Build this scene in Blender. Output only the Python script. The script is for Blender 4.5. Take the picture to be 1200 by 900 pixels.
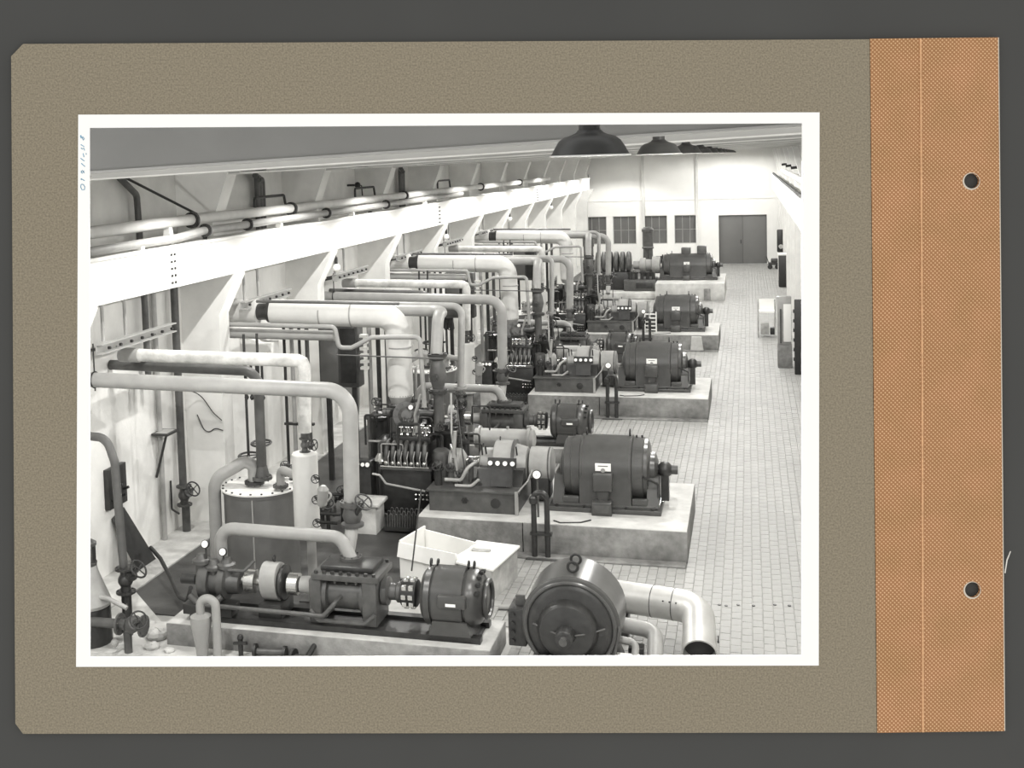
import bpy, bmesh, math, random
from mathutils import Vector as V, Matrix
random.seed(7)
PI = math.pi
scene = bpy.context.scene
for o in list(bpy.data.objects): bpy.data.objects.remove(o)
COL = scene.collection

# ------------------------------------------------------------------ camera, world, exposure
F, CX, CY = 1388.186, 464.776, 296.468                 # focal length and optical centre in pixels of the 1200x900 frame
RIGHT = V((0.95850703, 0.28320666, -0.03253087))
DOWN = V((-0.00983677, -0.08118905, -0.99665018))
AXIS = V((-0.28489912, 0.9556162, -0.07503444))
EYE = V((0, 0, 6.9))
CAMROT = Matrix((RIGHT, -DOWN, -AXIS)).transposed().to_4x4()
cd = bpy.data.cameras.new('camera'); cam = bpy.data.objects.new('camera', cd); COL.objects.link(cam)
cd.sensor_width = 36; cd.lens = F/1200*36
cd.shift_x = (600-CX)/1200; cd.shift_y = (CY-450)/1200
cd.clip_end = 300; cd.clip_start = .05
cam.matrix_world = Matrix.Translation(EYE) @ CAMROT
scene.camera = cam
w = bpy.data.worlds.new('world'); scene.world = w; w.use_nodes = True
w.node_tree.nodes['Background'].inputs[0].default_value = (1, .995, .98, 1)
w.node_tree.nodes['Background'].inputs[1].default_value = 1.09
LAMP_W = 720.0; LAMP_L = 640.0; FILL_W = 220.0
scene.view_settings.view_transform = 'Standard'; scene.view_settings.look = 'None'
scene.view_settings.gamma = 1; scene.view_settings.use_curve_mapping = False
scene.view_settings.exposure = 0.0

def at(px, py, ax, val):
    r = RIGHT*((px-CX)/F) + DOWN*((py-CY)/F) + AXIS
    i = 'xyz'.index(ax)
    return EYE + r*((val-EYE[i])/r[i])

# ------------------------------------------------------------------ materials
def srgb(v):
    v /= 255.0
    return v/12.92 if v <= .04045 else ((v+.055)/1.055)**2.4
MATS = {}
def M(name, col, rough=.6, metal=0.0, var=.12, scale=3.0, bump=0.0, bscale=40.0, stain=0.0, sscale=.6, detail=6):
    m = bpy.data.materials.new(name); m.use_nodes = True; nt = m.node_tree; N = nt.nodes; L = nt.links
    b = N['Principled BSDF']; b.inputs['Roughness'].default_value = rough; b.inputs['Metallic'].default_value = metal
    if isinstance(col, (int, float)): col = (col, col*.995, col*.965)
    tc = N.new('ShaderNodeTexCoord')
    n = N.new('ShaderNodeTexNoise'); n.inputs['Scale'].default_value = scale; n.inputs['Detail'].default_value = detail
    L.new(tc.outputs['Object'], n.inputs['Vector'])
    r = N.new('ShaderNodeValToRGB')
    r.color_ramp.elements[0].position = .3; r.color_ramp.elements[1].position = .7
    r.color_ramp.elements[0].color = tuple(c*(1-var) for c in col)+(1,)
    r.color_ramp.elements[1].color = tuple(min(1, c*(1+var)) for c in col)+(1,)
    L.new(n.outputs['Fac'], r.inputs['Fac']); out = r.outputs['Color']
    if stain:
        n2 = N.new('ShaderNodeTexNoise'); n2.inputs['Scale'].default_value = sscale; n2.inputs['Detail'].default_value = 8; n2.inputs['Roughness'].default_value = .65
        L.new(tc.outputs['Object'], n2.inputs['Vector'])
        r2 = N.new('ShaderNodeValToRGB'); r2.color_ramp.elements[0].position = .35; r2.color_ramp.elements[1].position = .62
        r2.color_ramp.elements[0].color = (1-stain,)*3+(1,); r2.color_ramp.elements[1].color = (1, 1, 1, 1)
        L.new(n2.outputs['Fac'], r2.inputs['Fac'])
        mx = N.new('ShaderNodeMixRGB'); mx.blend_type = 'MULTIPLY'; mx.inputs[0].default_value = 1
        L.new(out, mx.inputs[1]); L.new(r2.outputs['Color'], mx.inputs[2]); out = mx.outputs[0]
    L.new(out, b.inputs['Base Color'])
    if bump:
        n3 = N.new('ShaderNodeTexNoise'); n3.inputs['Scale'].default_value = bscale; n3.inputs['Detail'].default_value = 4
        L.new(tc.outputs['Object'], n3.inputs['Vector'])
        bp = N.new('ShaderNodeBump'); bp.inputs['Strength'].default_value = bump; bp.inputs['Distance'].default_value = .02
        L.new(n3.outputs['Fac'], bp.inputs['Height']); L.new(bp.outputs['Normal'], b.inputs['Normal'])
    MATS[name] = m
    return m
def EM(name, col, s):
    m = bpy.data.materials.new(name); m.use_nodes = True; N = m.node_tree.nodes
    b = N['Principled BSDF']; b.inputs['Base Color'].default_value = (.8, .8, .8, 1)
    b.inputs['Emission Color'].default_value = col+(1,); b.inputs['Emission Strength'].default_value = s
    MATS[name] = m
M('wall', .80, .85, var=.04, scale=1.2, stain=.22, sscale=.45, bump=.15, bscale=14)
M('wall_end', .93, .85, var=.03, scale=.8, stain=.05, sscale=.2)
M('column', .78, .85, var=.05, scale=2, stain=.12, sscale=.8)
M('beam_white', .86, .7, var=.03, scale=1.5, stain=.05, sscale=.8)
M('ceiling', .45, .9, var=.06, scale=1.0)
M('grout', .47, .9, var=.15, scale=5)
M('tile', .35, .6, var=.10, scale=2.5, stain=.12, sscale=.7)
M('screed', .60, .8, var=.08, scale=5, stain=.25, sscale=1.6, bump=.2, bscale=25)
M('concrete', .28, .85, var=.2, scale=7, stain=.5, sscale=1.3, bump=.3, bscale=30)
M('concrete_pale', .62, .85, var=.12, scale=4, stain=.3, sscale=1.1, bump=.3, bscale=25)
M('oily_floor', .075, .45, var=.25, scale=2.5, stain=.4, sscale=.9, bump=.15, bscale=20)
M('motor_paint', .07, .3, var=.12, scale=6, stain=.12, sscale=2)
M('machine_dark', .03, .36, var=.3, scale=8, bump=.1, bscale=30)
M('machine_mid', .085, .4, var=.18, scale=6, stain=.2, sscale=3)
M('machine_pale', .34, .38, var=.1, scale=5, stain=.12, sscale=3)
M('pipe_grey', .32, .45, var=.08, scale=4, stain=.15, sscale=1.5)
M('pipe_dark', .09, .5, var=.15, scale=4, stain=.2, sscale=2)
M('pipe_white', .62, .75, var=.05, scale=3, stain=.12, sscale=1.2)
M('pipe_patched', .66, .75, var=.06, scale=3, stain=.45, sscale=2.4)
M('duct_metal', .62, .42, metal=.55, var=.08, scale=3, stain=.15, sscale=2)
M('steel', .55, .25, metal=.9, var=.1, scale=10)
M('iron_black', .02, .45, var=.2, scale=8)
M('gauge_white', .9, .5, var=.01)
M('paper', .85, .8, var=.03, scale=2)
M('wood', .45, .8, var=.2, scale=4, stain=.25, sscale=2)
M('door_paint', .16, .6, var=.05, scale=1)
M('glass_dark', .15, .25, var=.08, scale=1.5)
M('putty', .50, .7, var=.03)
M('shade_enamel', .075, .4, var=.15, scale=8)
M('shade_inner', .85, .4, var=.02)
M('tank_paint', .14, .5, var=.1, scale=2, stain=.2, sscale=1)
M('tank_lid', .8, .6, var=.08, scale=3, stain=.15, sscale=1.5)
EM('bulb_glow', (1, .98, .93), 30.0)
M('page_card', (srgb(134), srgb(125), srgb(107)), .95, var=.26, scale=110, detail=8)
M('table_grey', (srgb(66), srgb(66), srgb(64)), .9, var=.05, scale=1.2)
M('print_border', .93, .55, var=.005, scale=3)
M('ink', (.10, .28, .42), .6, var=.35, scale=60)
M('cloth_worn', (srgb(205), srgb(160), srgb(118)), .85, var=.12, scale=30)
M('card_edge', (srgb(200), srgb(190), srgb(175)), .9, var=.05)
M('thread', (.75, .72, .66), .8, var=.05)
def cloth():
    m = bpy.data.materials.new('bookcloth'); m.use_nodes = True; N = m.node_tree.nodes; L = m.node_tree.links
    b = N['Principled BSDF']; b.inputs['Roughness'].default_value = .85
    tc = N.new('ShaderNodeTexCoord'); mp = N.new('ShaderNodeMapping'); mp.inputs['Rotation'].default_value = (0, 0, PI/4)
    L.new(tc.outputs['Object'], mp.inputs['Vector'])
    facs = []
    for d in ('X', 'Y'):
        wv = N.new('ShaderNodeTexWave'); wv.wave_type = 'BANDS'; wv.bands_direction = d
        wv.inputs['Scale'].default_value = 22 if d == 'X' else 21; wv.inputs['Distortion'].default_value = .7; wv.inputs['Detail'].default_value = 2; wv.inputs['Detail Scale'].default_value = 3
        L.new(mp.outputs['Vector'], wv.inputs['Vector']); facs.append(wv.outputs['Fac'])
    mul = N.new('ShaderNodeMath'); mul.operation = 'MULTIPLY'; L.new(facs[0], mul.inputs[0]); L.new(facs[1], mul.inputs[1])
    r = N.new('ShaderNodeValToRGB'); e = r.color_ramp.elements
    e[0].position = .0; e[0].color = (srgb(160), srgb(113), srgb(74), 1); e[1].position = .95; e[1].color = (srgb(232), srgb(192), srgb(150), 1)
    k = e.new(.45); k.color = (srgb(186), srgb(137), srgb(94), 1)
    L.new(mul.outputs[0], r.inputs['Fac'])
    nz = N.new('ShaderNodeTexNoise'); nz.inputs['Scale'].default_value = 5; nz.inputs['Detail'].default_value = 5; L.new(tc.outputs['Object'], nz.inputs['Vector'])
    r2 = N.new('ShaderNodeValToRGB'); r2.color_ramp.elements[0].position = .3; r2.color_ramp.elements[1].position = .7
    r2.color_ramp.elements[0].color = (.86, .9, .86, 1); r2.color_ramp.elements[1].color = (1, 1, 1.04, 1); L.new(nz.outputs['Fac'], r2.inputs['Fac'])
    mx = N.new('ShaderNodeMixRGB'); mx.blend_type = 'MULTIPLY'; mx.inputs[0].default_value = 1
    L.new(r.outputs['Color'], mx.inputs[1]); L.new(r2.outputs['Color'], mx.inputs[2]); L.new(mx.outputs[0], b.inputs['Base Color'])
    bp = N.new('ShaderNodeBump'); bp.inputs['Strength'].default_value = .4; bp.inputs['Distance'].default_value = .004
    L.new(mul.outputs[0], bp.inputs['Height']); L.new(bp.outputs['Normal'], b.inputs['Normal'])
    MATS['bookcloth'] = m
cloth()

# ------------------------------------------------------------------ mesh builder
def frame_of(d):
    d = V(d).normalized()
    a = V((0, 0, 1)) if abs(d.z) < .9 else V((1, 0, 0))
    u = d.cross(a).normalized(); v = d.cross(u).normalized()
    return u, v, d
class MB:
    def __init__(s): s.v = []; s.f = []
    def add(s, vs, fs):
        n = len(s.v); s.v += [V(p) for p in vs]; s.f += [tuple(i+n for i in f) for f in fs]; return s
    def box(s, a, b, bev=0.0):
        x0, y0, z0 = (min(a[i], b[i]) for i in range(3)); x1, y1, z1 = (max(a[i], b[i]) for i in range(3))
        if bev <= 0:
            return s.add([(x0,y0,z0),(x1,y0,z0),(x1,y1,z0),(x0,y1,z0),(x0,y0,z1),(x1,y0,z1),(x1,y1,z1),(x0,y1,z1)],
                         [(3,2,1,0),(4,5,6,7),(0,1,5,4),(1,2,6,5),(2,3,7,6),(3,0,4,7)])
        bm = bmesh.new(); bmesh.ops.create_cube(bm, size=1)
        for q in bm.verts: q.co = V(((x0+x1)/2+q.co.x*(x1-x0), (y0+y1)/2+q.co.y*(y1-y0), (z0+z1)/2+q.co.z*(z1-z0)))
        bmesh.ops.bevel(bm, geom=bm.edges[:], offset=bev, segments=2, profile=.5, affect='EDGES')
        bm.verts.index_update(); s.add([q.co.copy() for q in bm.verts], [tuple(q.index for q in f.verts) for f in bm.faces]); bm.free(); return s
    def lathe(s, o, d, prof, n=24, cap=True):
        # prof: list of (along, radius) from o along d
        u, v, d = frame_of(d); o = V(o); rings = []; vs = []; fs = []
        for (t, r) in prof:
            rings.append(len(vs))
            for k in range(n):
                a = 2*PI*k/n; vs.append(o+d*t+(u*math.cos(a)+v*math.sin(a))*max(r, 1e-4))
        for i in range(len(prof)-1):
            for k in range(n):
                k2 = (k+1) % n
                fs.append((rings[i]+k, rings[i+1]+k, rings[i+1]+k2, rings[i]+k2))
        if cap:
            fs.append(tuple(rings[0]+k for k in range(n))); fs.append(tuple(rings[-1]+k for k in reversed(range(n))))
        return s.add(vs, fs)
    def cyl(s, a, b, r, n=20, r2=None):
        a = V(a); b = V(b); return s.lathe(a, b-a, [(0, r), ((b-a).length, r if r2 is None else r2)], n)
    def tube(s, pts, r, bend=None, n=16, seg=7):
        P = [V(p) for p in pts]; bend = r*2.2 if bend is None else bend
        path = [P[0]]
        for i in range(1, len(P)-1):
            a, b, c = P[i-1], P[i], P[i+1]; d1 = (a-b); d2 = (c-b); l1 = d1.length; l2 = d2.length
            d1.normalize(); d2.normalize(); ang = d1.angle(d2)
            if ang > PI-.03: path.append(b); continue
            t = min(bend/math.tan(ang/2), l1*.49, l2*.49); rr = t*math.tan(ang/2)
            cen = b+(d1+d2).normalized()*(rr/math.sin(ang/2))
            s0 = b+d1*t-cen; s1 = b+d2*t-cen; tot = s0.angle(s1); ax = s0.cross(s1).normalized()
            for k in range(seg+1): path.append(cen+Matrix.Rotation(tot*k/seg, 3, ax) @ s0)
        path.append(P[-1])
        vs = []; fs = []; pu = None; m = len(path)
        for i, p in enumerate(path):
            d = (path[min(i+1, m-1)]-path[max(i-1, 0)]).normalized()
            if pu is None: u, vv, _ = frame_of(d)
            else:
                u = (pu-d*pu.dot(d)).normalized(); vv = d.cross(u)
            pu = u
            if i == 0: vv = d.cross(u)
            for k in range(n):
                a = 2*PI*k/n; vs.append(p+(u*math.cos(a)+vv*math.sin(a))*r)
        for i in range(m-1):
            for k in range(n): fs.append((i*n+k, i*n+(k+1) % n, (i+1)*n+(k+1) % n, (i+1)*n+k))
        fs.append(tuple(reversed(range(n)))); fs.append(tuple((m-1)*n+k for k in range(n)))
        return s.add(vs, fs)
    def torus(s, c, d, R, r, n=24, m=8):
        u, v, d = frame_of(d); c = V(c); vs = []; fs = []
        for i in range(n):
            a = 2*PI*i/n; e = u*math.cos(a)+v*math.sin(a)
            for j in range(m):
                b = 2*PI*j/m; vs.append(c+e*(R+r*math.cos(b))+d*r*math.sin(b))
        for i in range(n):
            for j in range(m):
                fs.append((i*m+j, ((i+1) % n)*m+j, ((i+1) % n)*m+(j+1) % m, i*m+(j+1) % m))
        return s.add(vs, fs)
    def ball(s, c, r, n=14, sq=(1, 1, 1)):
        vs = []; fs = []; c = V(c); m = n//2
        for i in range(m+1):
            t = PI*i/m
            for k in range(n):
                a = 2*PI*k/n; vs.append(c+V((math.sin(t)*math.cos(a)*r*sq[0], math.sin(t)*math.sin(a)*r*sq[1], math.cos(t)*r*sq[2])))
        for i in range(m):
            for k in range(n): fs.append((i*n+k, (i+1)*n+k, (i+1)*n+(k+1) % n, i*n+(k+1) % n))
        return s.add(vs, fs)
    def prism(s, poly, ax, a0, a1):
        # polygon in the two axes other than ax, swept from a0 to a1
        i = 'xyz'.index(ax); n = len(poly); vs = []
        for a in (a0, a1):
            for p in poly:
                q = list(p); q.insert(i, a); vs.append(q)
        fs = [tuple(range(n)), tuple(n+k for k in reversed(range(n)))]
        fs += [(k, n+k, n+(k+1) % n, (k+1) % n) for k in range(n)]
        return s.add(vs, fs)
    def build(s, name, mat, parent=None, smooth=38, mats=None):
        me = bpy.data.meshes.new(name); org = V((0, 0, 0))
        if parent is not None: org = ORG.get(parent.name, V((0, 0, 0)))
        me.from_pydata([tuple(p-org) for p in s.v], [], s.f)
        bm = bmesh.new(); bm.from_mesh(me)
        bmesh.ops.remove_doubles(bm, verts=bm.verts[:], dist=1e-5)
        bmesh.ops.recalc_face_normals(bm, faces=bm.faces[:])
        lim = math.radians(smooth)
        for e in bm.edges: e.smooth = len(e.link_faces) == 2 and e.calc_face_angle(9) < lim
        for f in bm.faces: f.smooth = True
        bm.to_mesh(me); bm.free(); me.materials.append(MATS[mat])
        o = bpy.data.objects.new(name, me); COL.objects.link(o)
        if parent is not None: o.parent = parent; ORG[o.name] = org
        return o
ORG = {}
def thing(name, label, cat, loc=(0, 0, 0), group=None):
    o = bpy.data.objects.new(name, None); COL.objects.link(o); o.empty_display_size = .2
    o.location = loc; o['label'] = label; o['category'] = cat
    if group: o['group'] = group
    ORG[o.name] = V(loc); return o
def tag(o, label, cat, group=None):
    o['label'] = label; o['category'] = cat
    if group: o['group'] = group
    return o
def struct(o): o['kind'] = 'structure'; return o
def dup(o, off, label=None, group=None, parent=None):
    c = o.copy(); COL.objects.link(c); c.parent = parent
    if parent is None: c.location = o.location+V(off)
    if label: c['label'] = label
    if group: c['group'] = group
    for ch in list(o.children): dup(ch, off, parent=c)
    return c
BAY = 11.25
ROW = ['nearest', 'second', 'third', 'farthest']
def bays(o, n, label, start=1):
    """label has {} for the row word; copies the thing into further rows"""
    o['label'] = label.format(ROW[start-1])
    r = [o]
    for k in range(start, n): r.append(dup(o, (0, BAY*(k-start+1), 0), label.format(ROW[k])))
    return r

# ------------------------------------------------------------------ the album page lying on the grey table
DIST = 6.0
def plate(name, mat, outer, holes, d_front, thick, parent=None):
    """a flat board facing the camera's copy stand, outline in pixels of the frame"""
    bm = bmesh.new(); edges = []
    def loop(pts):
        vs = [bm.verts.new(((x-CX)*DIST/F, -(y-CY)*DIST/F, 0)) for x, y in pts]
        for i in range(len(vs)): edges.append(bm.edges.new((vs[i], vs[(i+1) % len(vs)])))
    loop(outer)
    for h in holes: loop(h)
    bmesh.ops.triangle_fill(bm, use_beauty=True, use_dissolve=False, edges=edges)
    bmesh.ops.recalc_face_normals(bm, faces=bm.faces[:])
    if bm.faces[0].normal.z > 0: bmesh.ops.reverse_faces(bm, faces=bm.faces[:])
    g = bmesh.ops.extrude_face_region(bm, geom=bm.faces[:])
    top = [q for q in g['geom'] if isinstance(q, bmesh.types.BMVert)]
    for q in bm.verts: q.co.z = d_front-thick
    for q in top: q.co.z = d_front
    bmesh.ops.recalc_face_normals(bm, faces=bm.faces[:])
    me = bpy.data.meshes.new(name); bm.to_mesh(me); bm.free(); me.materials.append(MATS[mat])
    o = bpy.data.objects.new(name, me); COL.objects.link(o)
    if parent: o.parent = parent
    else: o.matrix_world = Matrix.Translation(EYE+AXIS*DIST) @ CAMROT
    return o
def circ(x, y, r, n=28): return [(x+r*math.cos(2*PI*k/n), y+r*math.sin(2*PI*k/n)) for k in range(n)]
opening = [(105.5, 150), (106, 769.5), (939, 767.5), (939.5, 144.5)]
wider = [(99, 142), (99, 775), (948, 774), (948, 139)]
table = plate('tabletop', 'table_grey', [(-700, -500), (-700, 1350), (1900, 1350), (1900, -500)], [wider], -.022, .03)
tag(table, 'dark grey tabletop lying under the album page', 'tabletop')
leaf = thing('album_page', 'brown card album page with orange cloth binding strip along its right side', 'album page')
leaf.matrix_world = Matrix.Translation(EYE+AXIS*DIST) @ CAMROT
plate('page_board', 'page_card', [(13, 66), (18, 848), (27, 860), (1027.5, 858.5), (1019, 46), (27, 51.5)], [wider], 0, .018, leaf)
strip = plate('cloth_strip', 'bookcloth', [(1019.5, 45.5), (1028, 858.5), (1177, 856.5), (1169.5, 44)], [circ(1138.5, 212, 9), circ(1139.5, 691, 9)], .003, .018, leaf)
plate('fold_ridge', 'cloth_worn', [(1077.3, 45.3), (1079.3, 450), (1080, 857.6), (1082, 857.6), (1081.3, 450), (1079.3, 45.2)], [], .007, .004, strip)
plate('cut_edge', 'card_edge', [(1169.2, 44.2), (1176.6, 856.2), (1177.6, 856), (1170.2, 44)], [], .004, .01, strip)
for hx, hy in ((1138.5, 212), (1139.5, 691)):
    plate('hole_rim', 'card_edge', circ(hx-.6, hy+.5, 10.2), [circ(hx, hy, 9)], .0036, .0006, strip)
plate('loose_thread', 'thread', [(1176.8, 671), (1179, 656), (1183.5, 645.5), (1184, 646), (1180, 656.5), (1177.6, 671.5)], [], .006, .004, strip)
pr = thing('photographic_print', 'glossy white-bordered black and white print mounted on the brown album page', 'photograph')
pr.matrix_world = Matrix.Translation(EYE+AXIS*DIST) @ CAMROT
plate('white_border', 'print_border', [(92, 134.5), (89.5, 781), (959, 779.5), (960, 131.8)], [opening], .006, .006, pr)
# the blue pen number written along the left border, turned a quarter
strokes = [[(95.5, 216), (94.9, 219), (96.4, 222.5), (99.4, 222.3), (99.9, 219), (98, 216.2), (95.8, 216)],
           [(95.3, 209.3), (97.3, 210.6), (99.6, 211.8)], [(95.4, 209.4), (95.6, 211)],
           [(95.3, 200.5), (96.5, 203.5), (98.8, 200), (99.3, 203), (96.8, 199.6), (95.4, 202.6)],
           [(95.6, 191.4), (97.6, 193.3), (100, 195.3)], [(94.8, 185.4), (97, 187.3), (99.4, 188.8)],
           [(97.8, 179.8), (98.3, 182), (98.9, 184.2)], [(101.2, 179.6), (101.5, 181.4)],
           [(95.3, 173.3), (96.8, 175), (98.4, 173.4), (99.6, 176.5)], [(95, 169.5), (97.5, 171), (99, 172)],
           [(94.4, 159), (95.2, 162), (97.6, 160.5), (99.4, 163), (98.2, 164.5), (95, 158.6)]]
for st in strokes:
    P = [V(((x-CX)*DIST/F, -(y-CY)*DIST/F, .0062)) for x, y in st]; hw = MB(); N_ = []
    for i, a in enumerate(P):
        d = (P[min(i+1, len(P)-1)]-P[max(i-1, 0)]).normalized(); N_.append(V((-d.y, d.x, 0))*.0019)
    up = V((0, 0, .0006)); n = len(P)
    for a, nn in zip(P, N_): hw.v += [a-nn, a+nn, a+nn+up, a-nn+up]
    for i in range(n-1):
        for k in range(4): hw.f.append((4*i+k, 4*i+(k+1) % 4, 4*i+4+(k+1) % 4, 4*i+4+k))
    hw.f += [(0, 1, 2, 3), (4*n-1, 4*n-2, 4*n-3, 4*n-4)]
    o = hw.build('pen_stroke', 'ink'); o.parent = pr

# ------------------------------------------------------------------ the hall: floor, walls, ceiling
XL, XR, YB = -10.6, 2.45, 76.55
Y0 = 7.6
floor = struct(MB().box((XL-.3, Y0, -.25), (XR+.3, YB+.3, -.018)).build('floor', 'grout'))
def tile_mesh(mb, x, y, dz=0, h=.018, wx=.15, wy=.25, g=.004):
    x0, x1, y0, y1 = x+g, x+wx-g, y+g, y+wy-g; z = dz; c = .003
    mb.add([(x0,y0,-.018),(x1,y0,-.018),(x1,y1,-.018),(x0,y1,-.018),(x0+c,y0+c,z),(x1-c,y0+c,z),(x1-c,y1-c,z),(x0+c,y1-c,z)],
           [(4,5,6,7),(0,1,5,4),(1,2,6,5),(2,3,7,6),(3,0,4,7)])
TW, TL = .15, .25
base = None; count = 0; stuff = MB()
def hidden_by_plinth(x, y):
    for k in range(3):
        if -5.8 < x+.075 < -1.06 and 20.1+BAY*k < y+.12 < 23.15+BAY*k: return True
    return -4.9 < x+.075 < -1.06 and 57.4 < y+.12 < 62
for i in range(-32, 20):
    x = i*TW
    if x+TW > XR: continue
    off = (i % 2)*TL*.5 + (i*37 % 5)*.012
    j = 0
    while True:
        y = 14.3+off+j*TL; j += 1
        if y > YB-.3: break
        if x < -3.4 and y < 16.6: continue
        if hidden_by_plinth(x, y): continue
        if -.76 <= x <= .76 and 15.8 <= y and count < 300 and y < 23.2 and x < .01+.052*y:
            if base is None:
                mb = MB(); tile_mesh(mb, 0, 0); base = mb.build('tile', 'tile', floor, smooth=10); t = base
            else:
                t = base.copy(); COL.objects.link(t); t.parent = floor
            t.location = (x, y, random.uniform(-.0015, .0015)); count += 1
        else: tile_mesh(stuff, x, y, random.uniform(-.0015, .0015))
so = stuff.build('floor_tiles', 'tile', floor, smooth=10); so['kind'] = 'stuff'
struct(MB().box((-9.75, 16.2, -.02), (-5.6, YB, .004)).build('floor_pit_cover', 'oily_floor'))
struct(MB().box((XL, Y0, -.02), (-9.75, YB, .03)).build('floor_wall_strip', 'concrete_pale'))
struct(MB().prism([(-9.75, 14), (-4.8, 14), (-4.8, 15.6), (-8.7, 15.9), (-9.75, 17.0)], 'z', -.02, .012).build('floor_front_slab', 'concrete_pale'))
struct(MB().box((XL-.3, Y0, -.3), (XL, YB+.3, 8.6)).build('wall_left', 'wall'))
struct(MB().box((XR, Y0, -.3), (XR+.3, YB+.3, 8.6)).build('wall_right', 'wall'))
# end wall with four window openings and the door opening
WINX = [(-10.16, -8.73), (-8.32, -6.86), (-6.38, -4.93), (-4.48, -3.04)]; WZ = (1.3, 3.09); DX = (-1.78, 1.09); DZ = 3.04
mb = MB(); xs = [XL-.3]
for a, b in WINX+[DX]: xs += [a, b]
xs.append(XR+.3)
for i in range(0, len(xs), 2): mb.box((xs[i], YB, -.3), (xs[i+1], YB+.35, 8.6))
for a, b in WINX: mb.box((a, YB, -.3), (b, YB+.35, WZ[0])); mb.box((a, YB, WZ[1]), (b, YB+.35, 8.6))
mb.box((DX[0], YB, DZ), (DX[1], YB+.35, 8.6))
struct(mb.build('wall_back', 'wall_end'))
for n, (a, b) in enumerate(WINX):
    wo = struct(MB().box((a, YB+.2, WZ[0]), (b, YB+.24, WZ[1])).build('window_%d' % (n+1), 'putty'))
    cw = (b-a-.06)/3; ch = (WZ[1]-WZ[0]-.06)/2
    for i in range(3):
        for j in range(2):
            x0 = a+.03+i*cw; z0 = WZ[0]+.03+j*ch
            MB().box((x0+.02, YB+.17, z0+.02), (x0+cw-.02, YB+.215, z0+ch-.02)).build('pane', 'glass_dark', wo)
    mb = MB(); mb.box((a, YB+.12, WZ[0]), (a+.035, YB+.22, WZ[1])); mb.box((b-.035, YB+.12, WZ[0]), (b, YB+.22, WZ[1]))
    mb.box((a, YB+.12, WZ[0]), (b, YB+.22, WZ[0]+.035)); mb.box((a, YB+.12, WZ[1]-.035), (b, YB+.22, WZ[1]))
    mb.build('window_frame', 'putty', wo)
dm = (DX[0]+DX[1])/2
d0 = struct(MB().box((DX[0], YB+.16, 0), (DX[1], YB+.3, DZ)).build('door_1', 'door_paint'))
for a, b in ((DX[0]+.03, dm-.012), (dm+.012, DX[1]-.03)):
    MB().box((a, YB+.1, .02), (b, YB+.17, DZ-.03), .01).build('door_leaf', 'door_paint', d0)
MB().box((dm-.14, YB+.05, 1.25), (dm-.09, YB+.1, 1.5), .01).build('door_handle', 'iron_black', d0)
mb = MB(); mb.box((DX[0]-.08, YB-.03, 0), (DX[0], YB+.1, DZ+.08)); mb.box((DX[1], YB-.03, 0), (DX[1]+.08, YB+.1, DZ+.08)); mb.box((DX[0], YB-.03, DZ), (DX[1], YB+.1, DZ+.08))
mb.build('door_frame', 'wall_end', d0)
struct(MB().box((-6.47, YB-.12, 0), (-6.30, YB, 8.2)).build('trim_1', 'wall'))
struct(MB().box((-3.16, YB-.12, 0), (-3.0, YB, 8.2)).build('trim_2', 'wall'))
struct(MB().box((XL, YB-.05, 4.05), (XR, YB, 4.12)).build('trim_3', 'wall_end'))
# roof: slab and cross beams, all rising gently to the right
zr = lambda x, z: z+.03*(x-.35)
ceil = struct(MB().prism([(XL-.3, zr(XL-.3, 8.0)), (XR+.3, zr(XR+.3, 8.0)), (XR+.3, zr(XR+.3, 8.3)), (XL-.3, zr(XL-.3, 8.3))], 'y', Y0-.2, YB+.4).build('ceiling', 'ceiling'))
COLY = [15.28+5.47*k for k in range(12)]      # near face of each wall column
for y in [9.8]+[c+.0 for c in COLY if c < YB]:
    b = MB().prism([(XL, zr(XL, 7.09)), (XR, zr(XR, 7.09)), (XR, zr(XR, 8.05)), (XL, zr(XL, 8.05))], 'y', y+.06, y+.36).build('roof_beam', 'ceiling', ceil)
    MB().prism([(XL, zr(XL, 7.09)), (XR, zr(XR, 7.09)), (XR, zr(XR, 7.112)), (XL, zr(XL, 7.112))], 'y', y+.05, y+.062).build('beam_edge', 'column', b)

# ------------------------------------------------------------------ wall columns, crane girders
LCOL = []
for k, y in enumerate(COLY):
    if y > YB-1: continue
    sh = MB()
    sh.prism([(XL-.05, 0), (-9.8, 0), (-9.8, 4.1), (-9.42, 4.86), (-9.42, 4.9), (-9.8, 4.9), (-9.85, 5.9), (-9.45, 6.95), (XL-.05, 6.95)], 'y', y, y+.45)
    struct(sh.build('column_left', 'column'))
    sh = MB(); sh.prism([(XR+.05, 0), (1.72, 0), (1.72, 4.1), (1.42, 4.66), (1.42, 4.7), (1.72, 4.7), (1.72, 5.9), (1.45, 7.05), (XR+.05, 7.05)], 'y', y, y+.4)
    struct(sh.build('column_right', 'column'))
g = thing('crane_girder', 'long white crane girder running along the left wall above the pipes', 'girder', (-9.5, 14, 4.9))
MB().box((-9.75, 11.5, 4.9), (-9.45, 74.2, 5.58), .012).build('girder_body', 'beam_white', g)
MB().box((-9.79, 11.5, 5.58), (-9.42, 74.2, 5.63)).build('top_flange', 'beam_white', g)
mb = MB()
for y0, y1 in ((11.5, 18.2), (18.3, 36.5), (36.6, 74.2)): mb.box((-9.46, y0, 5.10), (-9.44, y1, 5.115)); 
mb.build('plank_seam', 'column', g)
for y in (18.25, 36.55, 55.0):
    s_ = MB().box((-9.46, y-.13, 4.93), (-9.435, y+.13, 5.55)).build('splice_plate', 'column', g)
    for j in range(5):
        for e in (-.06, .06):
            z = 5.0+j*.12; MB().cyl((-9.44, y+e, z), (-9.41, y+e, z), .022, 6).build('bolt', 'iron_black', s_)
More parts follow.
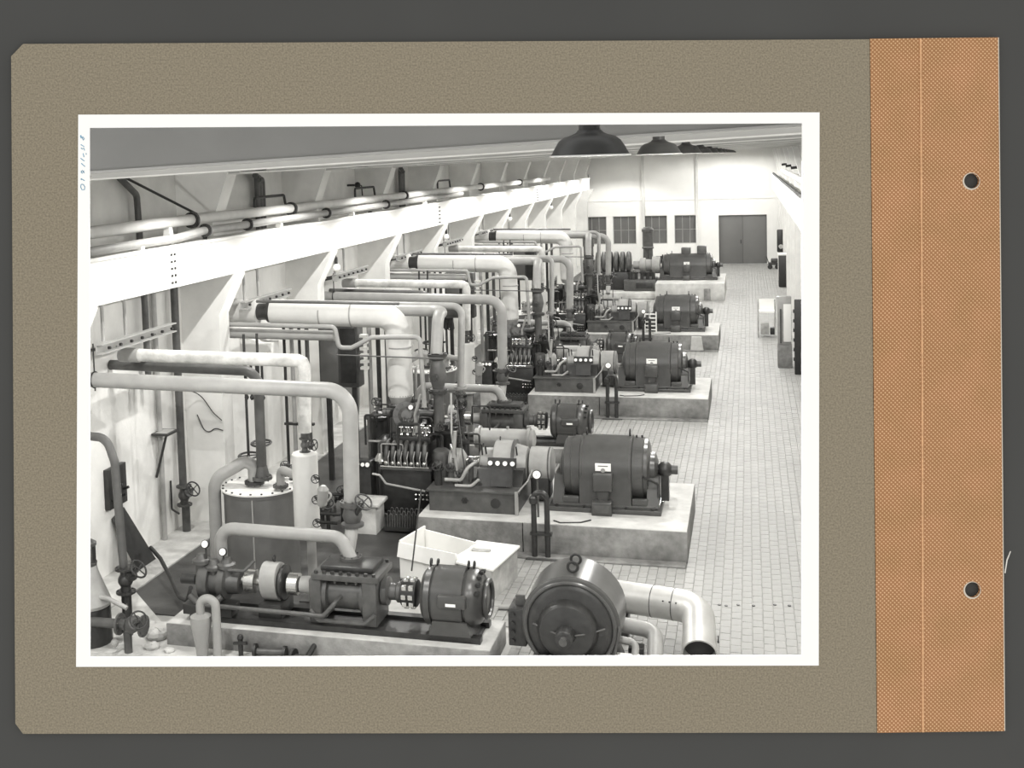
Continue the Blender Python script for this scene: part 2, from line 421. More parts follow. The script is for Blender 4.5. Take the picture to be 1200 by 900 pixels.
MB().box((-9.55, 74.1, 5.55), (-9.45, 74.2, 5.85)).build('end_stop', 'pipe_dark', g)
g = thing('crane_girder', 'white crane girder along the right wall with a black rail', 'girder', (1.4, 14, 4.7))
MB().box((1.37, 11.5, 4.7), (1.6, 74.2, 5.56), .012).build('girder_body', 'beam_white', g)
MB().box((1.40, 11.5, 5.56), (1.48, 74.2, 5.66)).build('rail', 'iron_black', g)
mb = MB().tube([(1.66, 30, 5.95), (1.66, 62, 5.95)], .11); tag(mb.build('wall_pipe', 'pipe_white'), 'white pipe resting along the top of the right crane girder', 'pipe')
for j, y in enumerate((44.0, 50.0, 56.0)):
    pos = ['nearest', 'middle', 'farthest'][j]
    tag(MB().tube([(1.95, y, 6.35), (1.45, y, 6.3)], .05).build('wall_bracket', 'iron_black'), 'short black bracket arm above the right crane girder, %s of three' % pos, 'bracket', 'bracket arms above the right girder')

# ------------------------------------------------------------------ pendant lamps
def lamp(x, y, z, label, group, power=None):
    t = thing('pendant_lamp', label, 'lamp', (x, y, z), group)
    s_ = MB(); R = .228
    prof = [(0, R), (-.005, R), (.01, R-.01), (.05, R*.86), (.085, R*.76), (.105, R*.64), (.117, R*.46), (.130, R*.34), (.142, R*.30), (.145, R*.27), (.225, R*.26), (.235, .025)]
    s_.lathe((x, y, z), (0, 0, 1), prof, 32, cap=False).build('shade', 'shade_enamel', t)
    MB().lathe((x, y, z), (0, 0, 1), [(.0, R-.003), (.047, R*.83), (.082, R*.73), (.1, R*.6), (.112, R*.38), (.113, .0)], 32, cap=False).build('shade_lining', 'shade_inner', t)
    MB().torus((x, y, z), (0, 0, 1), R-.002, .005, 32, 6).build('rim', 'shade_inner', t)
    MB().cyl((x, y, z+.23), (x, y, 8.0+.03*(x-.35)), .012, 8).build('stem', 'shade_enamel', t)
    MB().ball((x, y, z+.10), .026, 12, (1, 1, .8)).build('bulb', 'bulb_glow', t)
    ld = bpy.data.lights.new('lamp_light', 'SPOT' if power else 'POINT')
    if power: ld.spot_size = math.radians(140); ld.spot_blend = .3
    ld.energy = power or LAMP_W; ld.shadow_soft_size = .03; ld.color = (1, .985, .95)
    lo = bpy.data.objects.new('lamp_light', ld); COL.objects.link(lo); lo.parent = t; lo.location = (0, 0, .028)
    return t
ORD = ['first', 'second', 'third', 'fourth', 'fifth', 'sixth', 'seventh', 'eighth', 'ninth', 'tenth', 'eleventh', 'twelfth', 'thirteenth']
for k in range(13):
    lamp(-.86, 6.8+5.47*k, 6.912, 'dark enamel pendant lamp, %s from the front in the right-hand row' % ORD[k], 'pendant lamps under the roof beams')
for k in range(12):
    lamp(-7.8, 12.6+5.47*k, 6.85, 'dark enamel pendant lamp, %s from the front in the left-hand row' % ORD[k], 'pendant lamps under the roof beams', LAMP_L)
# two unseen fill lamps, added to brighten the hall from its near end
for n, x in (('left', -8.3), ('right', 1.75)):
    t = thing('fill_lamp', 'added unseen bowl-shaped fill lamp hung at the near end, %s of two' % n, 'lamp', (x, 8.6, 6.3))
    MB().lathe((x, 8.6, 6.42), (.1, .75, -.66), [(0, .08), (.03, .16), (.12, .24), (.2, .28)], 24, cap=False).build('reflector', 'shade_enamel', t)
    MB().cyl((x, 8.6, 6.42), (x, 8.6, 7.9), .03, 8).build('bracket', 'shade_enamel', t)
    MB().ball((x+.01, 8.69, 6.33), .06).build('bulb', 'bulb_glow', t)
    ld = bpy.data.lights.new('fill_light', 'SPOT'); ld.energy = FILL_W*PI; ld.spot_size = math.radians(105); ld.spot_blend = .5; ld.shadow_soft_size = .12; ld.color = (1, .985, .95)
    lo = bpy.data.objects.new('fill_light', ld); COL.objects.link(lo); lo.parent = t; lo.location = (.02, .18, -.05)
    lo.rotation_euler = V((.1 if x < -5 else -.25, .85, -.42)).to_track_quat('-Z', 'Y').to_euler()

# ================================================================== machines
def eye_bolt(c, r, parent, mat='iron_black', d=(1, 0, 0)):
    c = V(c); mb = MB().torus(c+V((0, 0, r*1.3)), d, r, r*.28, 14, 6); mb.cyl(c-V((0, 0, .01)), c+V((0, 0, r*.5)), r*.4, 8)
    return mb.build('lifting_eye', mat, parent)
def gauge(c, r, parent, d=(0, -1, .35), needle=True):
    c = V(c); d = V(d).normalized()
    g = MB().lathe(c, d, [(0, r*1.15), (.03, r*1.15), (.035, r)], 18).build('gauge', 'iron_black', parent)
    MB().lathe(c+d*.034, d, [(0, r*.93), (.003, r*.93)], 18).build('gauge_face', 'gauge_white', g)
    if needle:
        u, v, _ = frame_of(d); p = c+d*.039
        MB().add([p+u*r*.06, p-u*r*.06, p+(u*.6+v).normalized()*r*.7, p+u*r*.06+d*.002, p-u*r*.06+d*.002, p+(u*.6+v).normalized()*r*.7+d*.002], [(0,1,2),(5,4,3),(0,3,4,1),(1,4,5,2),(2,5,3,0)]).build('gauge_needle', 'iron_black', g)
    return g
def flange(mb, c, d, r, t=.04, n=20, bolts=8):
    c = V(c); u, v, d = frame_of(d)
    mb.lathe(c-d*t/2, d, [(0, r), (t, r)], n)
    for k in range(bolts):
        a = 2*PI*(k+.5)/bolts; p = c+(u*math.cos(a)+v*math.sin(a))*r*.82
        mb.cyl(p-d*t*.9, p+d*t*.9, r*.08, 6)
    return mb
def handwheel(c, d, R, parent, mat='iron_black', stem=.12):
    c = V(c); u, v, d = frame_of(d); mb = MB().torus(c, d, R, R*.11, 22, 6)
    for k in range(4):
        a = PI/2*k+.4; mb.cyl(c, c+(u*math.cos(a)+v*math.sin(a))*R, R*.07, 6)
    mb.cyl(c-d*stem, c+d*R*.12, R*.13, 8)
    return mb.build('handwheel', mat, parent)
def valve(parent, c, axis, r, wheel_dir, mat='machine_mid', wheel=True, R=None):
    """globe valve body with two flanges, bonnet and handwheel, as parts of parent"""
    c = V(c); ax = V(axis).normalized(); wd = V(wheel_dir).normalized()
    mb = MB().ball(c, r*1.35, 14); mb.cyl(c-ax*r*2.2, c+ax*r*2.2, r*.9, 16)
    b = mb.build('valve_body', mat, parent)
    mb = MB(); flange(mb, c-ax*r*2.1, ax, r*1.75, r*.35); mb.build('flange', mat, b)
    mb = MB(); flange(mb, c+ax*r*2.1, ax, r*1.75, r*.35); mb.build('flange', mat, b)
    mb = MB().lathe(c+wd*r, wd, [(0, r*.9), (r*.6, r*.8), (r*.7, r*1.15), (r*.95, r*1.15), (r*1.05, r*.5), (r*2.4, r*.35)], 14); mb.build('bonnet', mat, b)
    if wheel: handwheel(c+wd*r*3.7, wd, R or r*1.7, b, stem=r*1.8)
    return b

# ------------------------------------------------------------------ concrete plinths
for k in range(3):
    y = 20.1+BAY*k
    t = thing('concrete_plinth', 'long concrete plinth under the %s big motor, stained along its side' % ROW[k], 'plinth', (-3.4, y, 0), 'concrete plinths of the compressor sets')
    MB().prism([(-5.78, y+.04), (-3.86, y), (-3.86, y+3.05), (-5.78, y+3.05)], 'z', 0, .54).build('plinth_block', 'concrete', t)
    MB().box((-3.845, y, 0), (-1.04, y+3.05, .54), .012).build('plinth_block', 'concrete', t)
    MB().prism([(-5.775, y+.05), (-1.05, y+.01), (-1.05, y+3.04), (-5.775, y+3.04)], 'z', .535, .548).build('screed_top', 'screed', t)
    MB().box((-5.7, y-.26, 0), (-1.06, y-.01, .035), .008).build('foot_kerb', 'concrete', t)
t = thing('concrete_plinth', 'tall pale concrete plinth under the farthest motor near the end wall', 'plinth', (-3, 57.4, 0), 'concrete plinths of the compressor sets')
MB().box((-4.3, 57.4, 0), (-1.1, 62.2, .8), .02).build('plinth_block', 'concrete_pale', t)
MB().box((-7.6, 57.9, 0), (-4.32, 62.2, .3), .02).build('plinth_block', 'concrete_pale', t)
MB().box((-2.05, 57.3, 0), (-1.75, 57.41, .55), .02).build('drain_cover', 'concrete', t)

# ------------------------------------------------------------------ the big motors
def big_motor(label, X, Yc, zb, L, R, eyes=True):
    """X: left end of the drum, L: its length, R: its radius; base at zb"""
    t = thing('electric_motor', label, 'motor', (X+L/2, Yc, zb), 'big drum motors on the plinths')
    za = zb+.68*R/.61; s = R/.61; X1 = X+L; fy = Yc-R*.98
    mb = MB(); mb.box((X-.55*s, Yc-.7*s, zb), (X1+.52*s, Yc+.7*s, zb+.09*s), .012); mb.box((X-.46*s, Yc-.64*s, zb+.09*s), (X1+.42*s, Yc+.64*s, zb+.15*s), .01)
    mb.build('base_plate', 'motor_paint', t)
    mb = MB().lathe((X, Yc, za), (1, 0, 0), [(0, R*.93), (.015, R), (.05, R), (.052, R*.985), (L-.052, R*.985), (L-.05, R), (L-.015, R), (L, R*.93)], 48)
    dr = mb.build('stator_drum', 'motor_paint', t, smooth=30)
    mb = MB().prism([(Yc-R*.985, za), (Yc+R*.985, za), (Yc+R*.99, zb+.3*s), (Yc+.62*s, zb+.14*s), (Yc-.62*s, zb+.14*s), (Yc-R*.99, zb+.3*s)], 'x', X+.01, X1-.01)
    mb.build('stator_skirt', 'motor_paint', t)
    mb = MB().lathe((X-.33*s, Yc, za), (1, 0, 0), [(0, R*.62), (.03, R*.84), (.06, R*.9), (.17*s, R*.9), (.18*s, R*.94), (.33*s, R*.94)], 40); mb.build('end_bell', 'motor_paint', t, smooth=30)
    mb = MB().lathe((X-.40*s, Yc, za), (1, 0, 0), [(0, R*.3), (.03, R*.5), (.08*s, R*.55)], 32); mb.build('bearing_cap', 'motor_paint', t)
    mb = MB().lathe((X1, Yc, za), (1, 0, 0), [(0, R*.95), (.18*s, R*.95), (.2*s, R*.90), (.26*s, R*.88), (.29*s, R*.72), (.3*s, R*.6)], 40); mb.build('end_bell', 'motor_paint', t, smooth=30)
    mb = MB().lathe((X1+.30*s, Yc, za), (1, 0, 0), [(0, R*.52), (.08*s, R*.5), (.1*s, R*.42), (.13*s, R*.28)], 32); mb.build('bearing_cap', 'motor_paint', t)
    MB().cyl((X1+.4*s, Yc, za), (X1+.78*s, Yc, za), .085*s, 20).build('shaft_end', 'motor_paint', t)
    mb = MB().box((X1+.48*s, Yc-.1*s, zb+.12*s), (X1+.62*s, Yc+.1*s, za-.05)); mb.ball((X1+.55*s, Yc, za), .15*s, 12); mb.build('outboard_bearing', 'machine_dark', t)
    for x0, x1 in ((X-.48*s, X-.28*s), (X1+.26*s, X1+.46*s)):
        MB().prism([(Yc-.62*s, zb+.12*s), (Yc+.62*s, zb+.12*s), (Yc+.34*s, za-.08*s), (Yc-.34*s, za-.08*s)], 'x', x0, x1).build('end_pedestal', 'motor_paint', t)
    for x0, x1 in ((X-.30*s, X), (X1, X1+.28*s)):
        MB().box((x0, Yc-.6*s, zb+.13*s), (x1, Yc-.5*s, zb+.27*s), .02).build('web', 'motor_paint', t)
    # terminal box, its name plate and the cable box below
    xm = X+L*.47
    MB().box((xm-.17*s, fy-.15*s, zb+.42*s), (xm+.17*s, fy+.06*s, zb+.74*s), .02).build('terminal_box', 'motor_paint', t)
    MB().prism([(xm-.11*s, zb+.42*s), (xm+.11*s, zb+.42*s), (xm+.07*s, zb+.2*s), (xm-.07*s, zb+.2*s)], 'y', fy-.1*s, fy+.04*s).build('cable_neck', 'motor_paint', t)
    cb = MB().box((xm-.19*s, fy-.27*s, zb-.02), (xm+.17*s, fy-.0*s, zb+.25*s), .025).build('cable_box', 'motor_paint', t)
    MB().box((xm-.15*s, fy-.285*s, zb+.05*s), (xm+.13*s, fy-.268*s, zb+.2*s), .006).build('box_cover', 'machine_mid', cb)
    npl = MB().box((xm-.14*s, fy-.03*s, zb+.765*s), (xm+.14*s, fy+.0*s, zb+.90*s)).build('name_plate', 'gauge_white', t)
    MB().box((xm-.09*s, fy-.034*s, zb+.85*s), (xm+.09*s, fy-.028*s, zb+.865*s)).build('plate_line', 'machine_mid', npl)
    MB().cyl((xm, fy-.05*s, zb+.78*s), (xm, fy+.0, zb+.78*s), .04*s, 12).build('plate_seal', 'machine_pale', npl)
    for x in (X+.09*s, X1-.07*s):
        eye_bolt((x, Yc, za+R), .05*s, t)
    for x in (X-.14*s, X1+.05*s, X1+.15*s): MB().cyl((x, Yc, za+R*.9), (x, Yc, za+R*1.02), .018*s, 8).build('bolt', 'iron_black', t)
    for x in (X-.4*s, X+.1*s, X1-.1*s, X1+.36*s): MB().cyl((x, Yc-.66*s, zb+.08*s), (x, Yc-.66*s, zb+.13*s), .025*s, 6).build('bolt', 'iron_black', t)
    mb = MB().tube([(X1+.2*s, fy, za), (X1+.46*s, fy+.12*s, za-.15*s), (X1+.46*s, fy+.05*s, zb+.3*s)], .02*s, n=8); mb.build('lead_cable', 'iron_black', t)
    return t
m = big_motor('', -2.98, 21.6, .54, .94, .605)
MOTOR_LABEL = 'large dark drum motor on the {} plinth with a white name plate'
bays(m, 3, MOTOR_LABEL)
m4 = big_motor('long grey drum motor on the pale plinth closest to the end wall', -3.72, 59.6, .8, 1.75, .60)
for xx, hh in ((-2.95, .34), (-2.2, .42)):
    MB().box((xx-.22, 59.4, 2.0), (xx+.22, 59.9, 2.0+hh), .03).build('vent_hood', 'machine_mid', m4)

# ------------------------------------------------------------------ gear unit with its oil tank and gauge panel
def gear_unit():
    Y, Z = 21.6, 1.22
    t = thing('gear_unit', '', 'gear unit', (-4.6, Y, .54), 'gear units beside the big motors')
    b = MB().box((-5.66, 20.55, .54), (-4.02, 22.6, .92), .012).build('oil_tank', 'machine_mid', t)
    MB().box((-5.70, 20.51, .92), (-3.98, 22.64, .95)).build('tank_lip', 'machine_mid', b)
    mb = MB().lathe((-4.42, 20.56, .74), (0, -1, 0), [(0, .09), (.03, .09), (.035, .06)], 16); mb.build('drain_boss', 'machine_dark', b)
    mb = MB(); 
    for a in range(6): mb.box((-4.99+.045*math.cos(a*PI/3)-.014, 20.52, .77+.045*math.sin(a*PI/3)-.014), (-4.99+.045*math.cos(a*PI/3)+.014, 20.56, .77+.045*math.sin(a*PI/3)+.014))
    mb.box((-5.03, 20.53, .75), (-4.95, 20.56, .79)); mb.build('star_emblem', 'machine_dark', b)
    MB().box((-4.06, 20.5, .5), (-4.0, 20.56, .97)).build('corner_strip', 'machine_pale', b)
    mb = MB().prism([(20.9, .95), (22.3, .95), (22.1, 1.22), (21.1, 1.22)], 'x', -4.86, -4.0); mb.build('lower_case', 'machine_dark', t)
    MB().lathe((-4.92, Y, Z), (1, 0, 0), [(0, .13), (.02, .22), (.05, .27), (.33, .29)], 32).build('small_drum', 'machine_pale', t, smooth=30)
    gd = MB().lathe((-4.62, Y, Z), (1, 0, 0), [(0, .34), (.02, .42), (.035, .43), (.36, .43), (.38, .41)], 40).build('gear_drum', 'machine_pale', t, smooth=30)
    MB().lathe((-4.26, Y, Z), (1, 0, 0), [(0, .445), (.05, .445)], 40).build('split_flange', 'machine_mid', gd)
    MB().lathe((-4.22, Y, Z), (1, 0, 0), [(0, .37), (.22, .31), (.25, .2)], 32).build('cone', 'machine_pale', t, smooth=30)
    cg = MB().lathe((-3.95, Y, Z), (1, 0, 0), [(0, .25), (.015, .32), (.40, .32), (.415, .28)], 36).build('coupling_guard', 'machine_pale', t, smooth=30)
    MB().lathe((-3.6, Y, Z), (1, 0, 0), [(0, .325), (.03, .325)], 36).build('guard_band', 'machine_mid', cg)
    MB().box((-3.92, 21.35, .6), (-3.58, 21.85, 1.05), .03).build('guard_stand', 'machine_dark', t)
    MB().lathe((-5.25, Y, Z), (1, 0, 0), [(0, .06), (.1, .1), (.2, .09), (.35, .12)], 24).build('shaft', 'steel', t)
    bl = MB().lathe((-5.5, Y, Z), (1, 0, 0), [(0, .2), (.05, .24), (.22, .24), (.27, .18), (.32, .1)], 28); bl.box((-5.47, 21.42, .95), (-5.26, 21.78, 1.1)); bl.build('bearing_block', 'machine_pale', t)
    for x in (-4.73, -4.15): MB().tube([(x, 21.3, 1.45), (x, 21.22, 1.62)], .015, n=8).build('oil_cup', 'iron_black', t)
    for x in (-4.85, -4.52): eye_bolt((x, Y, Z+(.29 if x < -4.6 else .43)), .03, t)
    # gauge panel leaning in front of the drum
    p = MB().prism([(20.80, .98), (20.86, .98), (20.98, 1.44), (20.92, 1.46)], 'x', -4.56, -4.16).build('gauge_panel', 'machine_dark', t)
    hd = MB().prism([(20.86, 1.30), (20.94, 1.28), (20.99, 1.47), (20.91, 1.48)], 'x', -4.62, -4.10).build('gauge_board', 'iron_black', t)
    for i in range(4): gauge((-4.565+i*.137, 20.885, 1.385), .046, hd, d=(0, -1, .35), needle=False)
    MB().box((-4.46, 20.86, .93), (-4.28, 20.98, 1.0)).build('panel_foot', 'machine_dark', t)
    for i in range(4): MB().tube([(-4.5+i*.09, 20.9, 1.0), (-4.5+i*.09, 20.93, .94), (-4.5+i*.09, 21.2, .94)], .012, n=6).build('gauge_line', 'machine_dark', t)
    # lubrication pipes and small valves on the tank lid
    for i, (x, y, h, r) in enumerate(((-5.55, 20.85, .30, .075), (-5.33, 20.95, .26, .06), (-5.12, 20.8, .2, .045), (-5.0, 21.15, .32, .05))):
        f = MB(); f.cyl((x, y, .95), (x, y, .95+h), r, 14); flange(f, (x, y, .95+h), (0, 0, 1), r*1.5, .03, 14, 6); f.ball((x, y, .95+h+.07), r*1.2, 12); f.build('filter_pot', 'machine_mid' if i % 2 else 'machine_dark', t)
        handwheel((x, y-.12, .95+h+.08), (0, -1, .4), r*1.05, t, 'iron_black', .1)
    MB().tube([(-5.4, 20.75, 1.08), (-5.1, 20.75, 1.08), (-4.98, 20.8, 1.3), (-4.9, 21.2, 1.32)], .035, n=10).build('oil_pipe', 'machine_pale', t)
    MB().tube([(-5.2, 20.7, .99), (-4.9, 20.7, .99), (-4.8, 20.9, 1.06)], .03, n=10).build('oil_pipe', 'machine_pale', t)
    MB().tube([(-5.3, 21.0, 1.0), (-5.3, 21.0, 1.5), (-5.42, 21.3, 1.6)], .022, n=8).build('oil_pipe', 'steel', t)
    for i in range(7): MB().tube([(-5.0+i*.05, 20.95+.03*i, .95), (-4.96+i*.05, 21.0+.03*i, 1.02), (-4.9+i*.05, 21.3, 1.0)], .012, n=6).build('oil_line', 'machine_dark', t)
    MB().tube([(-4.0, 20.53, .97), (-3.86, 20.75, 1.12), (-3.86, 21.2, 1.2)], .014, n=8).build('hand_rail', 'machine_pale', t)
    return t
bays(gear_unit(), 3, 'pale gear casing with four-gauge panel on dark oil tank, {} plinth')

# ------------------------------------------------------------------ piston compressor with rib-like cylinders
def compressor():
    t = thing('piston_compressor', '', 'compressor', (-6.4, 21.9, 0), 'piston compressors on the left of the plinths')
    MB().box((-6.8, 21.35, .25), (-5.82, 22.9, 1.06), .03).build('crankcase', 'machine_dark', t)
    MB().box((-6.84, 21.3, 1.06), (-5.8, 22.95, 1.10), .01).build('case_flange', 'machine_mid', t)
    MB().box((-6.74, 21.46, 1.10), (-5.92, 22.8, 1.55), .05).build('cylinder_block', 'machine_dark', t)
    n = 7
    for i in range(n):
        x = -6.70+i*.125
        c = MB().tube([(x, 21.40, 1.12), (x, 21.34, 1.36), (x, 21.46, 1.56), (x, 21.75, 1.56)], .046, bend=.1, n=12); c.build('cylinder_rib', 'machine_mid', t)
        MB().ball((x, 21.33, 1.19), .05, 10).build('valve_cap', 'steel', t)
        MB().tube([(x+.05, 21.33, 1.12), (x+.05, 21.28, 1.3), (x+.06, 21.36, 1.42)], .012, n=6).build('lube_line', 'machine_pale', t)
    MB().cyl((-6.82, 21.33, 1.12), (-5.86, 21.33, 1.12), .02, 8).build('manifold_rod', 'steel', t)
    MB().box((-6.62, 21.5, 1.54), (-5.86, 22.4, 1.68), .03).build('head_block', 'machine_dark', t)
    for i in range(5):
        for j in range(2):
            x = -6.45+i*.125; y = 21.56+j*.2
            s_ = MB().cyl((x, y, 1.66), (x, y, 1.86), .017, 8); s_.cyl((x-.04, y, 1.84), (x+.04, y, 1.84), .014, 6); s_.ball((x, y, 1.7), .035, 8); s_.build('screw_spindle', 'steel', t)
    # rounded end cylinder and its upper chamber
    MB().lathe((-5.66, 21.55, .82), (0, 0, 1), [(0, .12), (.03, .17), (.12, .185), (.5, .185), (.6, .16), (.64, .1)], 24).build('end_cylinder', 'machine_mid', t, smooth=40)
    MB().lathe((-5.6, 22.0, 1.1), (0, 0, 1), [(0, .2), (.5, .22), (.6, .3), (.64, .3), (.66, .2), (.8, .16)], 24).build('upper_chamber', 'machine_dark', t)
    # round pump casing facing the aisle on top
    f = MB(); ax = V((.35, -.9, .25)); c = V((-6.42, 21.8, 2.02))
    f.lathe(c, ax, [(-.12, .16), (0, .22), (.05, .26), (.09, .26), (.1, .16), (.16, .1)], 24); f.build('pump_casing', 'machine_mid', t)
    u, v, _ = frame_of(ax)
    for k in range(10):
        a = 2*PI*k/10; p = c+ax.normalized()*.09+(u*math.cos(a)+v*math.sin(a))*.215; MB().cyl(p, p+ax.normalized()*.035, .022, 6).build('bolt', 'machine_dark', t)
    MB().tube([(-6.9, 21.9, 2.05), (-6.6, 21.9, 2.05)], .09).build('suction_stub', 'machine_mid', t)
    MB().tube([(-6.2, 21.9, 2.05), (-5.75, 21.9, 2.05), (-5.7, 21.9, 2.25)], .07).build('discharge_stub', 'machine_mid', t)
    MB().cyl((-6.62, 21.9, 1.55), (-6.62, 21.9, 2.0), .11, 16).build('casing_post', 'machine_mid', t)
    MB().tube([(-6.15, 21.55, 1.75), (-6.15, 21.5, 2.1), (-6.02, 21.5, 2.5)], .03, n=10).build('vent_pipe', 'machine_pale', t)
    gauge((-6.25, 21.6, 2.22), .05, t)
    # dark pots to the left
    for x, y, h, r in ((-7.25, 22.6, 1.75, .22), (-7.0, 22.3, 1.35, .17), (-6.95, 23.0, 1.9, .16)):
        MB().lathe((x, y, 0), (0, 0, 1), [(0, r), (h, r), (h+.02, r*1.2), (h+.07, r*1.2), (h+.09, r*.8), (h+.16, r*.3)], 20).build('oil_pot', 'machine_dark', t)
    MB().tube([(-7.3, 22.2, 1.1), (-7.3, 22.2, 1.9), (-6.9, 22.2, 1.95)], .03, n=8).build('pot_pipe', 'machine_mid', t)
    MB().tube([(-7.25, 21.95, 1.45), (-6.75, 21.95, 1.45)], .022, n=8).build('pot_pipe', 'machine_pale', t)
    # three-gauge cabinet on a concrete pedestal
    cb = MB().box((-7.28, 21.2, .35), (-6.98, 21.55, 1.22), .02).build('gauge_cabinet', 'machine_dark', t)
    for i in range(3): gauge((-7.22+i*.095, 21.19, 1.17), .035+.006*i, cb, needle=False)
    MB().tube([(-6.95, 21.2, 1.0), (-6.8, 21.2, .98), (-6.68, 21.2, .82), (-5.9, 21.15, .72)], .022, n=8).build('drip_pipe', 'machine_pale', t)
    MB().lathe((-6.85, 21.45, 1.15), (0, 0, 1), [(0, .1), (.06, .13), (.12, .1), (.2, .05)], 14).build('oil_pump', 'steel', t)
    # rack of studs below
    rk = MB().box((-6.62, 20.75, .05), (-5.85, 21.3, .12)).build('stud_rack', 'machine_dark', t)
    for j in range(3):
        for i in range(8):
            x = -6.58+i*.098; y = 20.8+j*.2
            s_ = MB().tube([(x-.025, y, .12), (x-.025, y, .36), (x+.025, y, .36), (x+.025, y, .12)], .011, bend=.024, n=6, seg=4)
            s_.build('stud', 'machine_mid', rk)
    for j in range(3):
        for i in range(4):
            x = -6.12+i*.075; MB().ball((x, 21.28, .52+j*.09), .028, 8).build('nut', 'steel', rk)
    for x, y, h, r in ((-6.2, 23.0, 1.9, .13), (-5.75, 22.9, 1.6, .12), (-6.55, 23.2, 1.5, .18), (-5.5, 22.6, 1.3, .1)):
        MB().lathe((x, y, .2), (0, 0, 1), [(0, r), (h-.2, r), (h-.18, r*1.35), (h-.12, r*1.35), (h-.1, r*.7), (h, r*.4)], 16).build('oil_pot', 'machine_dark', t)
    rg = random.Random(11)
    for i in range(16):
        x = rg.uniform(-7.3, -5.3); y = rg.uniform(21.2, 22.9); z = rg.uniform(1.5, 2.3); dx = rg.uniform(.15, .5)
        MB().tube([(x, y, z-rg.uniform(.3, .8)), (x, y, z), (x+dx, y, z), (x+dx, y+rg.uniform(-.1, .2), z-rg.uniform(.2, .7))], rg.choice((.016, .022, .03)), n=7, seg=4).build('small_pipe', rg.choice(('machine_dark', 'machine_mid', 'machine_pale')), t)
    for i in range(9):
        x = rg.uniform(-7.2, -5.2); y = rg.uniform(21.2, 22.4); z = rg.uniform(1.3, 2.2)
        valve(t, (x, y, z), rg.choice(((1, 0, 0), (0, 0, 1))), rg.uniform(.035, .05), (rg.uniform(-.4, .6), -.8, rg.uniform(-.1, .6)), rg.choice(('machine_dark', 'machine_mid')), wheel=rg.random() < .6)
    return t
bays(compressor(), 3, 'dark piston compressor with a row of rib cylinders, {} compressor set')
for k in range(3):
    t = thing('concrete_pedestal', 'small pale concrete pedestal under the gauge cabinet of the %s compressor' % ROW[k], 'pedestal', (-6.9, 20.9+BAY*k, 0), 'concrete pedestals')
    y = BAY*k
    MB().prism([(-7.2, 20.62+y), (-6.72, 20.62+y), (-6.72, 21.15+y), (-7.2, 21.15+y)], 'z', 0, .52).build('pedestal_block', 'concrete_pale', t)
    MB().box((-7.26, 20.56+y, .52), (-6.64, 21.18+y, .60), .03).build('cap_slab', 'concrete_pale', t)

# ------------------------------------------------------------------ cooler drum lying behind the gear unit
t = thing('oil_cooler', '', 'cooler', (-5, 24.2, 0), 'cooler drums')
MB().lathe((-5.62, 24.2, 1.05), (1, 0, 0), [(0, .12), (.03, .21), (.1, .21), (.1, .26), (.14, .26), (.14, .21), (1.15, .21), (1.15, .26), (1.2, .26), (1.2, .21), (1.27, .21), (1.3, .12)], 28).build('cooler_drum', 'machine_pale', t, smooth=30)
for x in (-5.3, -4.6): MB().box((x-.06, 24.05, 0), (x+.06, 24.35, .9), .01).build('saddle', 'machine_dark', t)
MB().cyl((-4.45, 24.2, 1.25), (-4.45, 24.2, 1.34), .05, 12).build('nozzle', 'machine_pale', t)
MB().cyl((-4.9, 24.2, 1.25), (-4.9, 24.2, 1.31), .03, 12).build('nozzle', 'machine_pale', t)
bays(t, 3, 'pale horizontal cooler drum lying behind the gear unit of the {} plinth')

